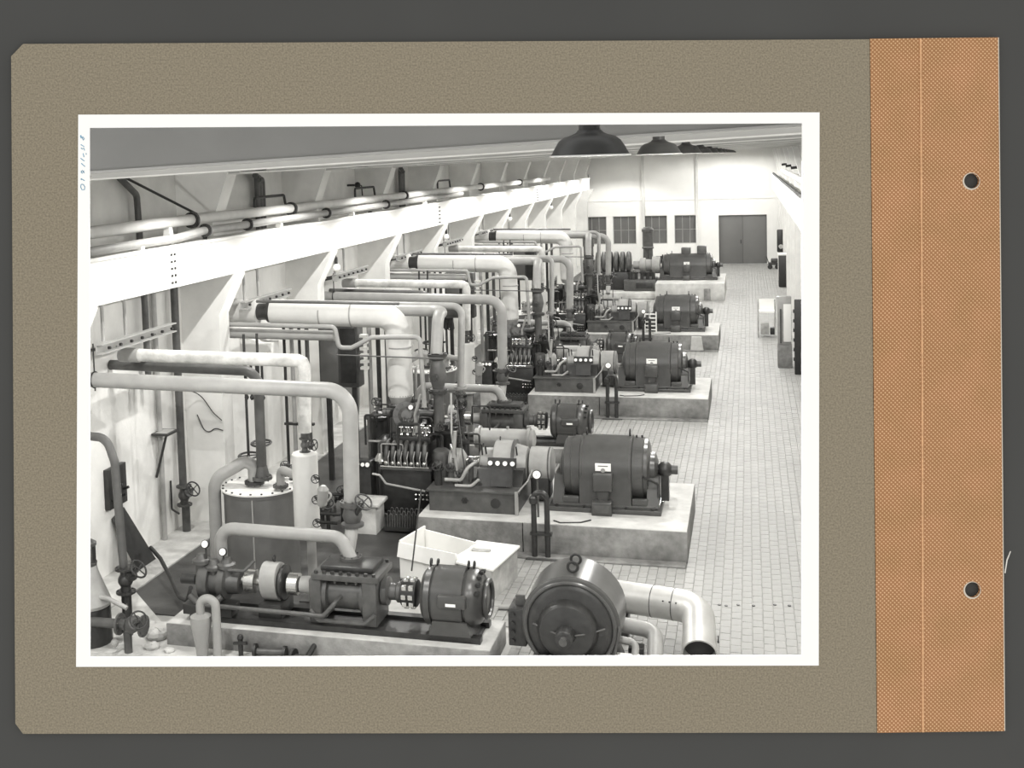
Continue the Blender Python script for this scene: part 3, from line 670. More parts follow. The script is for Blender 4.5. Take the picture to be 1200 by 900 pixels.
# ------------------------------------------------------------------ pump sets on low plinths
def pump_set():
    Y, Z = 15.65, .86
    t = thing('pump_set', '', 'pump', (-6, Y, .34), 'pump sets')
    mb = MB(); mb.box((-7.9, Y-.36, .34), (-3.55, Y-.22, .42)); mb.box((-7.9, Y+.22, .34), (-3.55, Y+.36, .42)); mb.build('bed_rails', 'machine_dark', t)
    MB().box((-7.85, Y-.22, .34), (-3.6, Y+.22, .37)).build('bed_pan', 'machine_dark', t)
    # driving motor
    mo = MB().lathe((-4.42, Y, Z), (1, 0, 0), [(0, .22), (.02, .33), (.08, .40), (.16, .41), (.165, .38), (.2, .38), (.2, .415), (.62, .415), (.62, .38), (.66, .38), (.665, .41), (.74, .40), (.84, .33), (.9, .22), (.92, .12)], 36).build('motor', 'motor_paint', t, smooth=30)
    MB().prism([(-4.3, .34), (-3.66, .34), (-3.74, .62), (-4.22, .62)], 'y', Y-.36, Y+.36).build('motor_foot', 'motor_paint', mo)
    MB().box((-4.12, Y-.47, Z-.02), (-3.72, Y-.36, Z+.16), .03).build('terminal_box', 'motor_paint', mo)
    MB().box((-4.0, Y-.475, Z+.02), (-3.86, Y-.468, Z+.06)).build('name_plate', 'gauge_white', mo)
    mb = MB().torus((-3.5, Y, Z), (1, 0, 0), .25, .035, 24, 8); mb.build('end_ring', 'motor_paint', mo)
    for x in (-4.32, -4.22, -3.78, -3.7): eye_bolt((x, Y+.05, Z+.39), .045, mo)
    for k in range(5):
        a = .5+k*.35; MB().box((-3.62, Y-.36*math.cos(a)-.03, Z+.36*math.sin(a)-.02), (-3.56, Y-.36*math.cos(a)+.03, Z+.36*math.sin(a)+.02)).build('vent', 'iron_black', mo)
    # striped flexible coupling
    c = MB().lathe((-4.74, Y, Z), (1, 0, 0), [(0, .17), (.01, .19), (.22, .19), (.23, .17)], 28).build('coupling', 'iron_black', t)
    for k in range(9):
        a = 2*PI*k/9
        for j in range(2): 
            p = V((-4.71+j*.1, Y-.182*math.cos(a), Z+.182*math.sin(a))); MB().box(p-V((0, .035, .035)), p+V((.07, .035, .035)), .01).build('coupling_pad', 'steel', c)
    MB().lathe((-5.02, Y, Z), (1, 0, 0), [(0, .2), (.08, .2), (.1, .12), (.2, .12), (.22, .15), (.28, .15)], 24).build('bearing_housing', 'machine_mid', t)
    # main pump barrel with flat top flange
    b = MB().lathe((-5.86, Y, Z-.06), (1, 0, 0), [(0, .30), (.06, .30), (.06, .235), (.56, .235), (.56, .3), (.64, .3)], 32).build('pump_barrel', 'machine_mid', t, smooth=30)
    MB().box((-6.05, Y-.30, .42), (-5.86, Y+.30, 1.06), .03).build('pump_casing', 'machine_mid', t)
    MB().box((-5.26, Y-.30, .42), (-5.04, Y+.30, 1.1), .03).build('pump_casing', 'machine_mid', t)
    tp = MB().box((-6.0, Y-.32, 1.06), (-5.0, Y+.4, 1.15), .015).build('top_flange', 'machine_mid', t)
    for i in range(8):
        for y in (Y-.28, Y+.36): MB().cyl((-5.93+i*.123, y, 1.15), (-5.93+i*.123, y, 1.19), .028, 6).build('bolt', 'machine_dark', tp)
    MB().box((-5.9, Y-.2, 1.15), (-5.1, Y+.32, 1.24), .03).build('valve_chest', 'machine_dark', t)
    mb = MB().tube([(-6.02, Y-.31, .62), (-5.9, Y-.36, .5), (-5.2, Y-.36, .5), (-5.06, Y-.31, .62)], .03, n=8); mb.build('drain_pipe', 'machine_mid', t)
    for x in (-5.68, -5.5, -5.36): MB().cyl((x, Y-.2, 1.0), (x, Y-.28, 1.12), .02, 8).build('screw_spindle', 'steel', t)
    MB().lathe((-6.27, Y, Z), (1, 0, 0), [(0, .12), (.22, .14)], 20).build('shaft_guard', 'machine_pale', t)
    # bright middle gear case
    gc = MB().prism([(Y+.27*math.cos(2*PI*k/20)-.06*math.sin(2*PI*k/20), .88+.30*math.sin(2*PI*k/20)) for k in range(20)], 'x', -6.82, -6.58).build('gear_case', 'machine_pale', t)
    MB().lathe((-6.55, Y, .88), (1, 0, 0), [(0, .25), (.04, .25), (.06, .15)], 20).build('case_cover', 'machine_dark', gc)
    eye_bolt((-6.68, Y, 1.17), .04, gc)
    MB().box((-6.86, Y-.25, .40), (-6.5, Y+.25, .62), .02).build('case_foot', 'machine_dark', t)
    for x0, r in ((-7.13, .17), (-6.46, .16)):
        MB().lathe((x0, Y, Z), (1, 0, 0), [(0, r*.7), (.01, r), (.16, r), (.17, r*.7)], 24).build('coupling', 'steel', t, smooth=30)
    MB().cyl((-7.3, Y, Z), (-6.2, Y, Z), .06, 14).build('shaft', 'steel', t)
    # left booster pump with valves, gauges and drip pan
    MB().lathe((-7.92, Y, .82), (1, 0, 0), [(0, .1), (.05, .2), (.1, .28), (.25, .28), (.25, .2), (.4, .2), (.4, .26), (.5, .26), (.52, .18), (.7, .16), (.72, .1)], 28).build('booster_pump', 'machine_mid', t, smooth=30)
    for x, h in ((-7.82, 1.2), (-7.62, 1.12), (-7.42, 1.16)):
        MB().lathe((x, Y-.05, .9), (0, 0, 1), [(0, .1), (h-1.0, .1), (h-1.0, .14), (h-.95, .14), (h-.93, .09), (h-.86, .06)], 16).build('valve_chest', 'machine_mid', t)
    MB().box((-7.98, Y-.42, .44), (-7.2, Y-.1, .6), .02).build('drip_pan', 'machine_dark', t)
    MB().tube([(-7.9, Y-.3, .68), (-7.78, Y-.36, .62), (-7.5, Y-.36, .62), (-7.4, Y-.3, .7)], .05).build('elbow_pipe', 'machine_mid', t)
    MB().tube([(-7.7, Y-.45, .62), (-5.78, Y-.45, .60), (-5.62, Y-.4, .78), (-5.58, Y-.2, .82)], .032, n=10).build('balance_pipe', 'machine_mid', t)
    MB().tube([(-7.35, Y-.15, 1.05), (-7.1, Y-.15, 1.05), (-7.0, Y, 1.16)], .025, n=8).build('vent_pipe', 'machine_mid', t)
    MB().cyl((-8.15, Y-.05, .84), (-7.92, Y-.05, .84), .08, 14).build('end_cap', 'machine_dark', t)
    for x, z, dz in ((-7.72, 1.38, .2), (-7.44, 1.28, .15)):
        MB().cyl((x, Y-.1, z-dz), (x, Y-.1, z), .015, 8).build('gauge_stem', 'machine_dark', t); gauge((x, Y-.1, z+.02), .055, t)
    # transfer pipe arching from the booster to the main pump
    MB().tube([(-7.62, Y+.2, 1.05), (-7.62, Y+.2, 1.56), (-5.72, Y+.2, 1.53), (-5.53, Y+.14, 1.22)], .095, bend=.22).build('transfer_pipe', 'pipe_grey', t)
    f = MB(); flange(f, (-5.54, Y+.14, 1.26), (0, 0, 1), .17, .05); f.build('flange', 'machine_mid', t)
    return t
bays(pump_set(), 3, 'pump set with striped coupling and arching grey pipe, {} row')
pls = thing('pump_plinth', '', 'plinth', (-5.8, 15.6, 0), 'low pump plinths')
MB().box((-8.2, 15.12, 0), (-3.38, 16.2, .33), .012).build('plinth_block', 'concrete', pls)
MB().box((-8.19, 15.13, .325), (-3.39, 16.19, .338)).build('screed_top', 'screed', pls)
bays(pls, 3, 'low concrete plinth under the {} pump set')

# ------------------------------------------------------------------ overhead pipes
G = 'grey overhead discharge pipes'
t = thing('overhead_pipe', '', 'pipe', (-8, 16.2, 3.6), G)
MB().tube([(-10.6, 16.25, 3.69), (-5.63, 16.25, 3.60), (-5.66, 16.25, 1.92)], .118, bend=.36, n=24, seg=12).build('pipe_run', 'pipe_grey', t)
f = MB(); flange(f, (-5.66, 16.25, 1.93), (0, 0, 1), .18, .05); f.build('flange', 'machine_mid', t)
v_ = MB().lathe((-5.66, 16.25, 1.58), (0, 0, 1), [(0, .17), (.04, .17), (.06, .12), (.16, .15), (.28, .12), (.30, .17), (.34, .17)], 20); v_.build('valve_body', 'machine_mid', t)
MB().tube([(-5.6, 16.2, 1.75), (-5.45, 16.1, 1.95)], .04).build('bonnet', 'machine_dark', t)
handwheel((-5.42, 16.08, 2.0), (.6, -.4, .7), .13, t)
MB().cyl((-5.66, 16.25, 1.60), (-5.66, 15.95, 1.2), .10, 18).build('lower_pipe', 'pipe_grey', t)
MB().tube([(-9.85, 16.25, 3.5), (-9.85, 16.25, 4.25)], .012, n=6).build('hanger_rod', 'machine_dark', t)
MB().torus((-9.85, 16.25, 3.68), (1, 0, 0), .125, .012, 20, 6).build('hanger_clip', 'machine_dark', t)
PB = bays(t, 4, 'thick grey pipe running from the wall and dropping to the {} pump')

t = thing('insulated_pipe', '', 'pipe', (-8, 17.2, 3.9), 'white insulated pipes of the receivers')
MB().tube([(-9.86, 17.25, 3.91), (-6.72, 17.25, 3.86), (-6.75, 17.25, 2.72)], .105, bend=.09, n=20, seg=2).build('lagging', 'pipe_patched', t)
MB().cyl((-9.95, 17.25, 3.91), (-9.6, 17.25, 3.905), .12, 20).build('lagging_end', 'pipe_grey', t)
MB().cyl((-6.75, 17.25, 2.6), (-6.75, 17.25, 2.75), .07, 14).build('bare_end', 'machine_mid', t)
bays(t, 3, 'white lagged pipe with patched surface elbowing down to the {} receiver')

t = thing('overhead_pipe', '', 'pipe', (-8, 18, 3.5), 'dark pipes feeding the tanks')
MB().tube([(-10.59, 18.0, 3.60), (-7.84, 18.0, 3.54), (-7.84, 18.0, 1.75)], .085, bend=.26, n=18, seg=10).build('pipe_run', 'pipe_dark', t)
f = MB(); flange(f, (-7.84, 18.0, 1.74), (0, 0, 1), .17, .05); f.lathe((-7.84, 18.0, 1.76), (0, 0, 1), [(0, .13), (.18, .09)], 18); f.build('flange', 'machine_mid', t)
bays(t, 3, 'dark grey pipe from the wall dropping onto the lid of the {} tank')

t = thing('lagged_main', '', 'pipe', (-8, 22, 3.9), 'thick pale lagged mains')
MB().tube([(-9.25, 22.1, 4.0), (-6.62, 22.1, 3.93), (-6.60, 22.1, 2.35)], .25, bend=.36, n=32, seg=12).build('lagging', 'pipe_white', t)
MB().cyl((-10.55, 22.1, 4.02), (-9.55, 22.1, 4.0), .25, 28).build('lagging', 'pipe_white', t)
MB().cyl((-9.56, 22.1, 4.0), (-9.2, 22.1, 4.0), .17, 24).build('bare_pipe', 'machine_dark', t)
for x in (-7.55, -8.2): MB().lathe((x, 22.1, 3.955), (1, 0, 0), [(0, .257), (.03, .257)], 30).build('strap', 'pipe_grey', t)
f = MB(); flange(f, (-9.3, 22.1, 4.0), (1, 0, 0), .22, .06); f.build('flange', 'machine_dark', t)
MB().lathe((-6.6, 22.1, 3.3), (0, 0, 1), [(0, .257), (.03, .257)], 30).build('strap', 'pipe_grey', t)
MB().lathe((-6.6, 22.1, 2.2), (0, 0, 1), [(0, .18), (.16, .25), (.18, .25)], 28).build('lagging_end', 'pipe_grey', t)
bays(t, 3, 'very thick pale lagged main bending down to the {} compressor')

t = thing('riser_pipe', '', 'pipe', (-5.7, 21.6, 2), 'grey risers with flanged valves')
MB().tube([(-10.5, 22.62, 4.0), (-5.78, 22.5, 3.98), (-5.74, 21.9, 3.96), (-5.72, 21.6, 3.25)], .115, bend=.3, n=20, seg=10).build('pipe_run', 'pipe_grey', t)
MB().lathe((-5.7, 21.6, 2.55), (0, 0, 1), [(0, .16), (.05, .16), (.06, .11), (.1, .12), (.3, .17), (.5, .14), (.6, .11), (.64, .17), (.7, .17)], 22).build('valve_body', 'machine_mid', t)
f = MB(); flange(f, (-5.7, 21.6, 3.25), (0, 0, 1), .19, .05); f.build('flange', 'machine_dark', t)
f = MB(); flange(f, (-5.7, 21.6, 2.55), (0, 0, 1), .19, .05); f.build('flange', 'machine_dark', t)
MB().cyl((-5.7, 21.6, 1.8), (-5.7, 21.6, 2.55), .1, 18).build('lower_pipe', 'pipe_dark', t)
MB().tube([(-5.7, 21.5, 2.85), (-5.7, 21.3, 2.85)], .06).build('bonnet', 'machine_dark', t)
bays(t, 3, 'mid grey riser with a bulging flanged valve above the {} compressor')

t = thing('riser_pipe', '', 'pipe', (-5.4, 21.9, 2), 'slim grey risers')
MB().tube([(-10.5, 22.9, 4.1), (-5.43, 22.6, 4.06), (-5.43, 22.3, 2.5)], .07, bend=.2, n=14, seg=8).build('pipe_run', 'pipe_grey', t)
f = MB(); flange(f, (-5.43, 22.3, 2.5), (0, 0, 1), .13, .04); f.build('flange', 'pipe_grey', t)
valve(t, (-5.43, 22.2, 2.25), (0, 0, 1), .07, (.3, -1, 0))
MB().cyl((-5.43, 22.25, 1.5), (-5.43, 22.25, 2.1), .05, 12).build('lower_pipe', 'machine_dark', t)
bays(t, 3, 'slim grey riser with small valve just right of the {} bulging valve')

t = thing('condensate_pipe', '', 'pipe', (-7, 21.3, 3.5), 'thin pipes below the lagged mains')
MB().cyl((-10.5, 21.45, 3.66), (-7.7, 21.45, 3.62), .1, 18).build('pipe_run', 'pipe_grey', t)
MB().tube([(-9.9, 21.25, 3.86), (-7.62, 21.25, 3.82), (-7.55, 21.25, 3.42), (-7.3, 21.25, 3.42), (-6.9, 21.3, 3.62), (-5.95, 21.3, 3.64), (-5.9, 21.3, 2.3)], .045, bend=.1, n=10).build('drain_line', 'pipe_grey', t)
MB().tube([(-9.2, 21.2, 4.32), (-6.3, 21.2, 4.28)], .03, n=8).build('conduit', 'pipe_dark', t)
MB().tube([(-7.6, 21.25, 3.28), (-5.5, 21.25, 3.24)], .015, n=6).build('tie_rod', 'pipe_dark', t)
bays(t, 3, 'thin crooked pipe slung under the lagged main of the {} compressor')

t = thing('impulse_pipe', '', 'pipe', (-5.2, 20.9, 1), 'slim slanting pipes beside the gear units')
MB().tube([(-5.35, 21.2, 2.6), (-5.3, 20.95, 1.9), (-5.2, 20.9, 1.2)], .02, n=8).build('pipe_run', 'machine_pale', t)
MB().tube([(-5.25, 21.2, 2.5), (-5.1, 20.95, 1.5), (-5.05, 20.9, 1.2)], .014, n=8).build('pipe_run', 'machine_dark', t)
MB().cyl((-5.27, 20.93, 1.45), (-5.22, 20.91, 1.95), .035, 10).build('sight_glass', 'machine_pale', t)
bays(t, 3, 'slim slanting pipe with white sight tube by the {} gear unit')

# ------------------------------------------------------------------ tanks and receivers
t = thing('round_tank', '', 'tank', (-7.9, 18.1, 0), 'round tanks with bolted lids')
MB().lathe((-7.92, 18.1, 0), (0, 0, 1), [(0, .62), (1.5, .62), (1.5, .64), (1.56, .64)], 40).build('shell', 'tank_paint', t, smooth=30)
ld = MB().lathe((-7.92, 18.1, 1.56), (0, 0, 1), [(0, .67), (.025, .67), (.03, .5)], 40).build('lid', 'tank_lid', t, smooth=10)
for k in range(22):
    a = 2*PI*k/22; x, y = -7.92+.63*math.cos(a), 18.1+.63*math.sin(a); MB().cyl((x, y, 1.58), (x, y, 1.605), .018, 6).build('bolt', 'machine_dark', ld)
MB().box((-7.82, 17.47, .02), (-7.8, 17.5, 1.5)).build('seam', 'machine_pale', t)
MB().tube([(-8.62, 17.75, .1), (-8.6, 17.75, 1.75), (-7.98, 18.0, 2.1), (-7.98, 18.0, 1.6)], .105, bend=.3, n=18, seg=8).build('overflow_pipe', 'pipe_grey', t)
f = MB(); flange(f, (-7.98, 18.0, 1.66), (0, 0, 1), .17, .05); f.build('flange', 'machine_dark', t)
MB().tube([(-7.45, 17.85, 1.6), (-7.45, 17.85, 1.95), (-6.95, 17.4, 1.95)], .07, bend=.15).build('feed_pipe', 'pipe_grey', t)
f = MB(); flange(f, (-7.45, 17.85, 1.66), (0, 0, 1), .13, .04); f.build('flange', 'machine_mid', t)
for x, y in ((-7.62, 18.5), (-7.4, 18.3)): valve(t, (x, y, 1.75), (0, 0, 1), .045, (.2, -.6, .6))
for x, y, z in ((-8.05, 18.5, 2.2), (-8.25, 18.4, 2.0)):
    MB().cyl((x, y, 1.6), (x, y, 4.1), .025, 8).build('spindle_rod', 'machine_dark', t)
    handwheel((x, y, z), (0, -.1, 1), .17, t, 'machine_dark', .05)
bays(t, 3, 'round grey tank with pale bolted lid behind the {} pump set')

t = thing('receiver', '', 'receiver', (-6.76, 17.22, 0), 'slender pale receivers')
MB().lathe((-6.76, 17.22, 1.14), (0, 0, 1), [(0, .1), (.0, .205), (.02, .205), (1.24, .205), (1.26, .19), (1.27, .08)], 30).build('lagged_shell', 'pipe_white', t, smooth=30)
MB().torus((-6.76, 17.22, 1.16), (0, 0, 1), .21, .015, 28, 6).build('bottom_hoop', 'machine_pale', t)
MB().cyl((-6.70, 17.22, 0), (-6.70, 17.22, 1.15), .075, 14).build('stand_pipe', 'pipe_grey', t)
MB().box((-6.9, 17.1, 0), (-6.5, 17.4, .03)).build('foot_plate', 'machine_mid', t)
b = valve(t, (-6.75, 17.22, 2.52), (0, 0, 1), .05, (1, -.25, .1), R=.085)
for z, e in ((2.05, 0), (1.72, .02), (1.35, 0)): 
    MB().tube([(-6.56, 17.1, z), (-6.45, 17.0, z)], .022, n=8).build('cock_stub', 'machine_dark', t)
    handwheel((-6.5, 16.98, z), (.5, -1, .1), .065, t, stem=.08)
MB().lathe((-6.42, 17.0, 1.6), (.15, -.1, 1), [(0, .03), (.05, .08), (.3, .09), (.36, .04)], 14).build('level_glass', 'machine_pale', t)
MB().tube([(-6.4, 17, 1.9), (-6.22, 16.95, 1.82), (-6.3, 16.95, 1.72)], .018, n=8).build('cock_pipe', 'machine_pale', t)
bays(t, 3, 'slender pale upright receiver with three cocks beside the {} tank')

# ------------------------------------------------------------------ standing pipe pairs in front of the plinths
t = thing('stand_pipes', '', 'pipe', (-3.5, 19.95, 0), 'hairpin standing pipes')
MB().tube([(-3.61, 19.9, 0), (-3.61, 19.9, 1.16), (-3.38, 19.9, 1.16), (-3.38, 19.9, 0)], .048, bend=.1, n=14, seg=8).build('hairpin_pipe', 'machine_dark', t)
f = MB().lathe((-3.61, 19.9, .95), (0, 0, 1), [(0, .05), (.03, .075), (.12, .075), (.15, .05)], 16); f.build('union', 'machine_dark', t)
MB().box((-3.68, 19.84, .42), (-3.30, 19.97, .46)).build('clamp', 'machine_dark', t)
MB().box((-3.75, 19.78, 0), (-3.22, 20.02, .03)).build('floor_plate', 'machine_mid', t)
MB().tube([(-3.64, 20.5, .55), (-3.64, 20.5, 1.3)], .02, n=8).build('gauge_post', 'machine_mid', t)
gauge((-3.64, 20.47, 1.32), .075, t, d=(0, -1, .3))
MB().tube([(-3.33, 20.3, .56), (-3.2, 20.2, .56), (-2.85, 20.28, .56), (-2.7, 20.45, .56)], .012, n=6).build('cable', 'iron_black', t)
bays(t, 3, 'dark hairpin pipes and a round gauge standing before the {} plinth')

# ------------------------------------------------------------------ the farthest machine by the end wall
t = thing('turbo_compressor', 'far ribbed compressor with disc-shaped casings in front of the end wall windows', 'compressor', (-6, 59.6, 0))
for i in range(6):
    x = -7.35+i*.30
    MB().lathe((x, 59.6, 1.65), (1, 0, 0), [(0, .34), (.03, .5), (.09, .54), (.16, .54), (.22, .5), (.25, .34)], 28).build('disc_casing', 'machine_mid', t, smooth=30)
MB().box((-7.5, 59.1, .3), (-5.5, 60.1, 1.2), .04).build('casing_base', 'machine_dark', t)
MB().lathe((-5.5, 59.6, 1.5), (1, 0, 0), [(0, .2), (.3, .22), (.32, .34), (.6, .36), (.62, .28), (.9, .28), (.92, .42), (1.3, .42), (1.32, .2)], 28).build('gear_casing', 'machine_pale', t, smooth=30)
MB().box((-5.9, 58.6, .3), (-4.35, 60.3, .85), .03).build('oil_tank', 'machine_mid', t)
MB().box((-5.3, 58.55, .45), (-4.5, 58.61, .72), .01).build('tank_panel', 'machine_dark', t)
for i in range(5): MB().lathe((-5.6+i*.28, 58.95, .85), (0, 0, 1), [(0, .08), (.3, .08), (.3, .13), (.36, .13), (.38, .05)], 12).build('filter_pot', 'machine_dark', t)
t = thing('vertical_motor', 'upright ribbed grey motor on a stand before the second end-wall window gap', 'motor', (-5.02, 62.6, 0))
MB().box((-5.35, 62.3, 0), (-4.7, 62.95, 1.35), .03).build('stand', 'machine_dark', t)
MB().lathe((-5.02, 62.6, 1.35), (0, 0, 1), [(0, .36), (.12, .36), (.14, .26), (.7, .24), (.75, .3), (.8, .3), (.84, .27), (1.6, .27), (1.62, .31), (1.75, .31), (1.85, .2)], 24).build('motor_body', 'machine_mid', t, smooth=30)
MB().lathe((-4.6, 62.5, 1.5), (1, 0, 0), [(0, .2), (.3, .2), (.3, .28), (.36, .28)], 18).build('discharge_flange', 'machine_dark', t)
MB().tube([(-4.98, 62.5, 3.1), (-4.98, 62.3, 1.6)], .03, n=8).build('conduit', 'machine_dark', t)
t = thing('vertical_motor', 'upright ribbed grey motor half hidden behind the first end-wall window', 'motor', (-8.1, 62.6, 0))
MB().box((-8.4, 62.3, 0), (-7.8, 62.95, 1.4), .03).build('stand', 'machine_dark', t)
MB().lathe((-8.1, 62.6, 1.4), (0, 0, 1), [(0, .34), (.12, .34), (.14, .26), (.8, .26), (.84, .3), (1.5, .3), (1.6, .2)], 24).build('motor_body', 'machine_mid', t, smooth=30)

# ------------------------------------------------------------------ left wall: trays, pipes along the girder, uprights
names = ['nearest', 'second', 'third', 'fourth', 'fifth', 'sixth']
for k in range(6):
    y = 16.1+5.47*k
    t = thing('channel_tray', 'slotted steel channel bracketed between wall columns, %s along the left wall' % names[k], 'channel', (-9.7, y, 4.1), 'steel channels on the left wall')
    mb = MB().box((-9.72, y, 4.10), (-9.6, y+2.5, 4.12)); mb.box((-9.72, y, 4.24), (-9.6, y+2.5, 4.26)); mb.box((-9.72, y, 4.12), (-9.70, y+2.5, 4.24)); mb.build('channel', 'machine_pale', t)
    for j in range(7): MB().cyl((-9.61, y+.2+.35*j, 4.18), (-9.57, y+.2+.35*j, 4.18), .025, 8).build('clip', 'iron_black', t)
    for j in (.6, 1.9): MB().tube([(-10.55, y+j, 4.0), (-9.7, y+j, 4.15)], .025, n=8).build('bracket_arm', 'machine_mid', t)
    for j in (.3, 1.0): MB().tube([(-9.75, y+j, 4.26), (-9.75, y+j, 4.8), (-9.9, y+j, 5.0)], .03, n=8).build('hanger', 'machine_pale', t)
t = thing('girder_pipe', 'white lagged pipe lying along the top of the left crane girder', 'pipe', (-9.9, 16, 6))
MB().tube([(-9.71, 12, 5.98), (-9.71, 19.4, 6.01), (-9.71, 60, 5.88)], .10, n=16).build('lagging', 'pipe_white', t)
for y in (19.6, 24.5, 33.5, 44.0, 52.0):
    f = MB(); flange(f, (-9.71, y, 6.0-.003*(y-19)), (0, 1, 0), .15, .08); f.build('flange', 'machine_dark', t)
for y in (14, 18.6, 26, 37, 48): MB().prism([(-9.79, 5.63), (-9.62, 5.63), (-9.66, 5.92), (-9.76, 5.92)], 'y', y, y+.12).build('saddle', 'column', t)
t = thing('girder_pipe', 'thinner grey pipe in front of the white one on the left girder', 'pipe', (-9.65, 16, 5.75))
MB().tube([(-9.5, 12, 5.72), (-9.5, 18.6, 5.74), (-9.5, 19.6, 5.80), (-9.5, 40, 5.80)], .075, bend=.4, n=14).build('pipe_run', 'machine_pale', t)
for y in (19.7, 21.6, 26.2, 31.0):
    f = MB(); flange(f, (-9.5, y, 5.80), (0, 1, 0), .125, .05); f.build('flange', 'machine_dark', t)
for y in (17.2, 23.2, 28.0, 35): MB().box((-9.56, y, 5.63), (-9.44, y+.1, 5.73)).build('saddle', 'column', t)
for y in (14.5, 20, 30): MB().box((-9.7, y, 5.62), (-9.6, y+.05, 5.66)).build('clip', 'machine_dark', t)
def tagp(o, l, c='pipe', g=None): return tag(o, l, c, g)
tagp(MB().tube([(-10.42, 18.0, 7.0), (-10.42, 18.9, 6.5), (-10.42, 19.0, 4.5), (-10.42, 19.0, 3.0)], .06, n=10).build('down_pipe', 'pipe_dark'), 'dark bent downpipe on the wall behind the first girder splice')
tagp(MB().tube([(-10.55, 18.1, 7.0), (-9.72, 20.0, 6.05)], .025, n=8).build('stay_rod', 'iron_black'), 'thin black stay rod slanting down to the white girder pipe', 'rod')
for k, y in enumerate((24.3, 35.6)):
    t = thing('pipe_bundle', 'bundle of dark vertical pipes on the upper left wall, %s one' % ('nearer' if k == 0 else 'farther'), 'pipes', (-10.4, y, 5.6), 'pipe bundles above the girder')
    for j in range(3): MB().tube([(-10.2, y-.6+.1*j, 6.75-.05*j), (-10.42, y+.16*j, 6.75-.05*j), (-10.42, y+.16*j, 5.0)], .06, n=10).build('pipe_run', 'pipe_dark' if j != 1 else 'machine_mid', t)
for k, (y, z) in enumerate(((16.6, 6.4), (31.0, 6.35))):
    t = thing('wall_cock', 'small black cock on a bracket on the upper wall, %s the front' % ('near' if k == 0 else 'farther from'), 'valve', (-10.5, y, z), 'wall cocks')
    MB().tube([(-10.6, y, z), (-10.25, y, z)], .03, n=8).build('stub', 'iron_black', t); MB().ball((-10.3, y, z), .09, 10).build('cock_body', 'iron_black', t); MB().tube([(-10.3, y+.05, z), (-10.3, y+.35, z-.02), (-10.3, y+.4, z-.3)], .018, n=6).build('impulse_line', 'iron_black', t)
for k, y in enumerate((22.5, 29.0, 37.5)):
    tagp(MB().tube([(-9.71, y, 6.05), (-9.71, y, 6.3), (-9.71, y+1.6, 6.3), (-9.71, y+1.7, 6.05)], .03, n=8).build('bypass_pipe', 'iron_black'), 'thin black bypass loop over the white girder pipe, %s' % ['nearest', 'middle', 'farthest'][k], 'pipe', 'bypass loops')
# vertical service pipe in the first corner with its valve
t = thing('service_pipe', 'upright grey pipe in the wall corner with a slanted handwheel valve', 'pipe', (-10.45, 20.2, 0))
MB().cyl((-10.42, 20.15, .75), (-10.42, 20.15, 4.85), .075, 14).build('pipe_run', 'machine_mid', t)
MB().cyl((-10.36, 20.1, 0), (-10.36, 20.1, .55), .08, 14).build('foot_pipe', 'machine_mid', t)
valve(t, (-10.38, 20.1, .72), (0, 0, 1), .085, (.75, -.3, .5), 'machine_mid', R=.14)
MB().tube([(-10.55, 19.9, 1.05), (-10.55, 19.9, .5), (-10.42, 19.95, .4)], .02, n=8).build('bypass', 'machine_dark', t)
tagp(MB().tube([(-10.52, 19.52, .03), (-10.52, 19.52, 4.8)], .05, n=12).build('down_pipe', 'machine_pale'), 'slim pale downpipe behind the triangular bracket on the left wall')
t = thing('wall_shelf_bracket', 'small triangular steel shelf bracket on the left wall', 'bracket', (-10.5, 19.5, 2.05))
MB().box((-10.58, 19.3, 2.05), (-10.25, 19.75, 2.09)).build('shelf_plate', 'machine_dark', t)
MB().box((-10.53, 19.36, 2.08), (-10.3, 19.69, 2.095)).build('shelf_opening', 'machine_pale', t)
MB().tube([(-10.57, 19.4, 1.25), (-10.3, 19.34, 2.05)], .025, n=6).build('strut', 'machine_dark', t)
tag(MB().tube([(-10.4, 20.3, 2.75), (-10.25, 20.72, 2.55), (-10.0, 20.722, 2.2), (-9.82, 20.72, 2.05)], .01, bend=.3, n=5).build('loose_wire', 'iron_black'), 'thin loose wire looping across the first wall column', 'wire')
tag(MB().tube([(-10.35, 20.735, 2.15), (-10.22, 20.735, 1.85), (-10.1, 20.735, 1.8), (-9.98, 20.735, 1.9), (-9.81, 20.735, 1.85)], .01, bend=.2, n=5).build('loose_wire', 'iron_black'), 'lower sagging wire on the first wall column', 'wire')
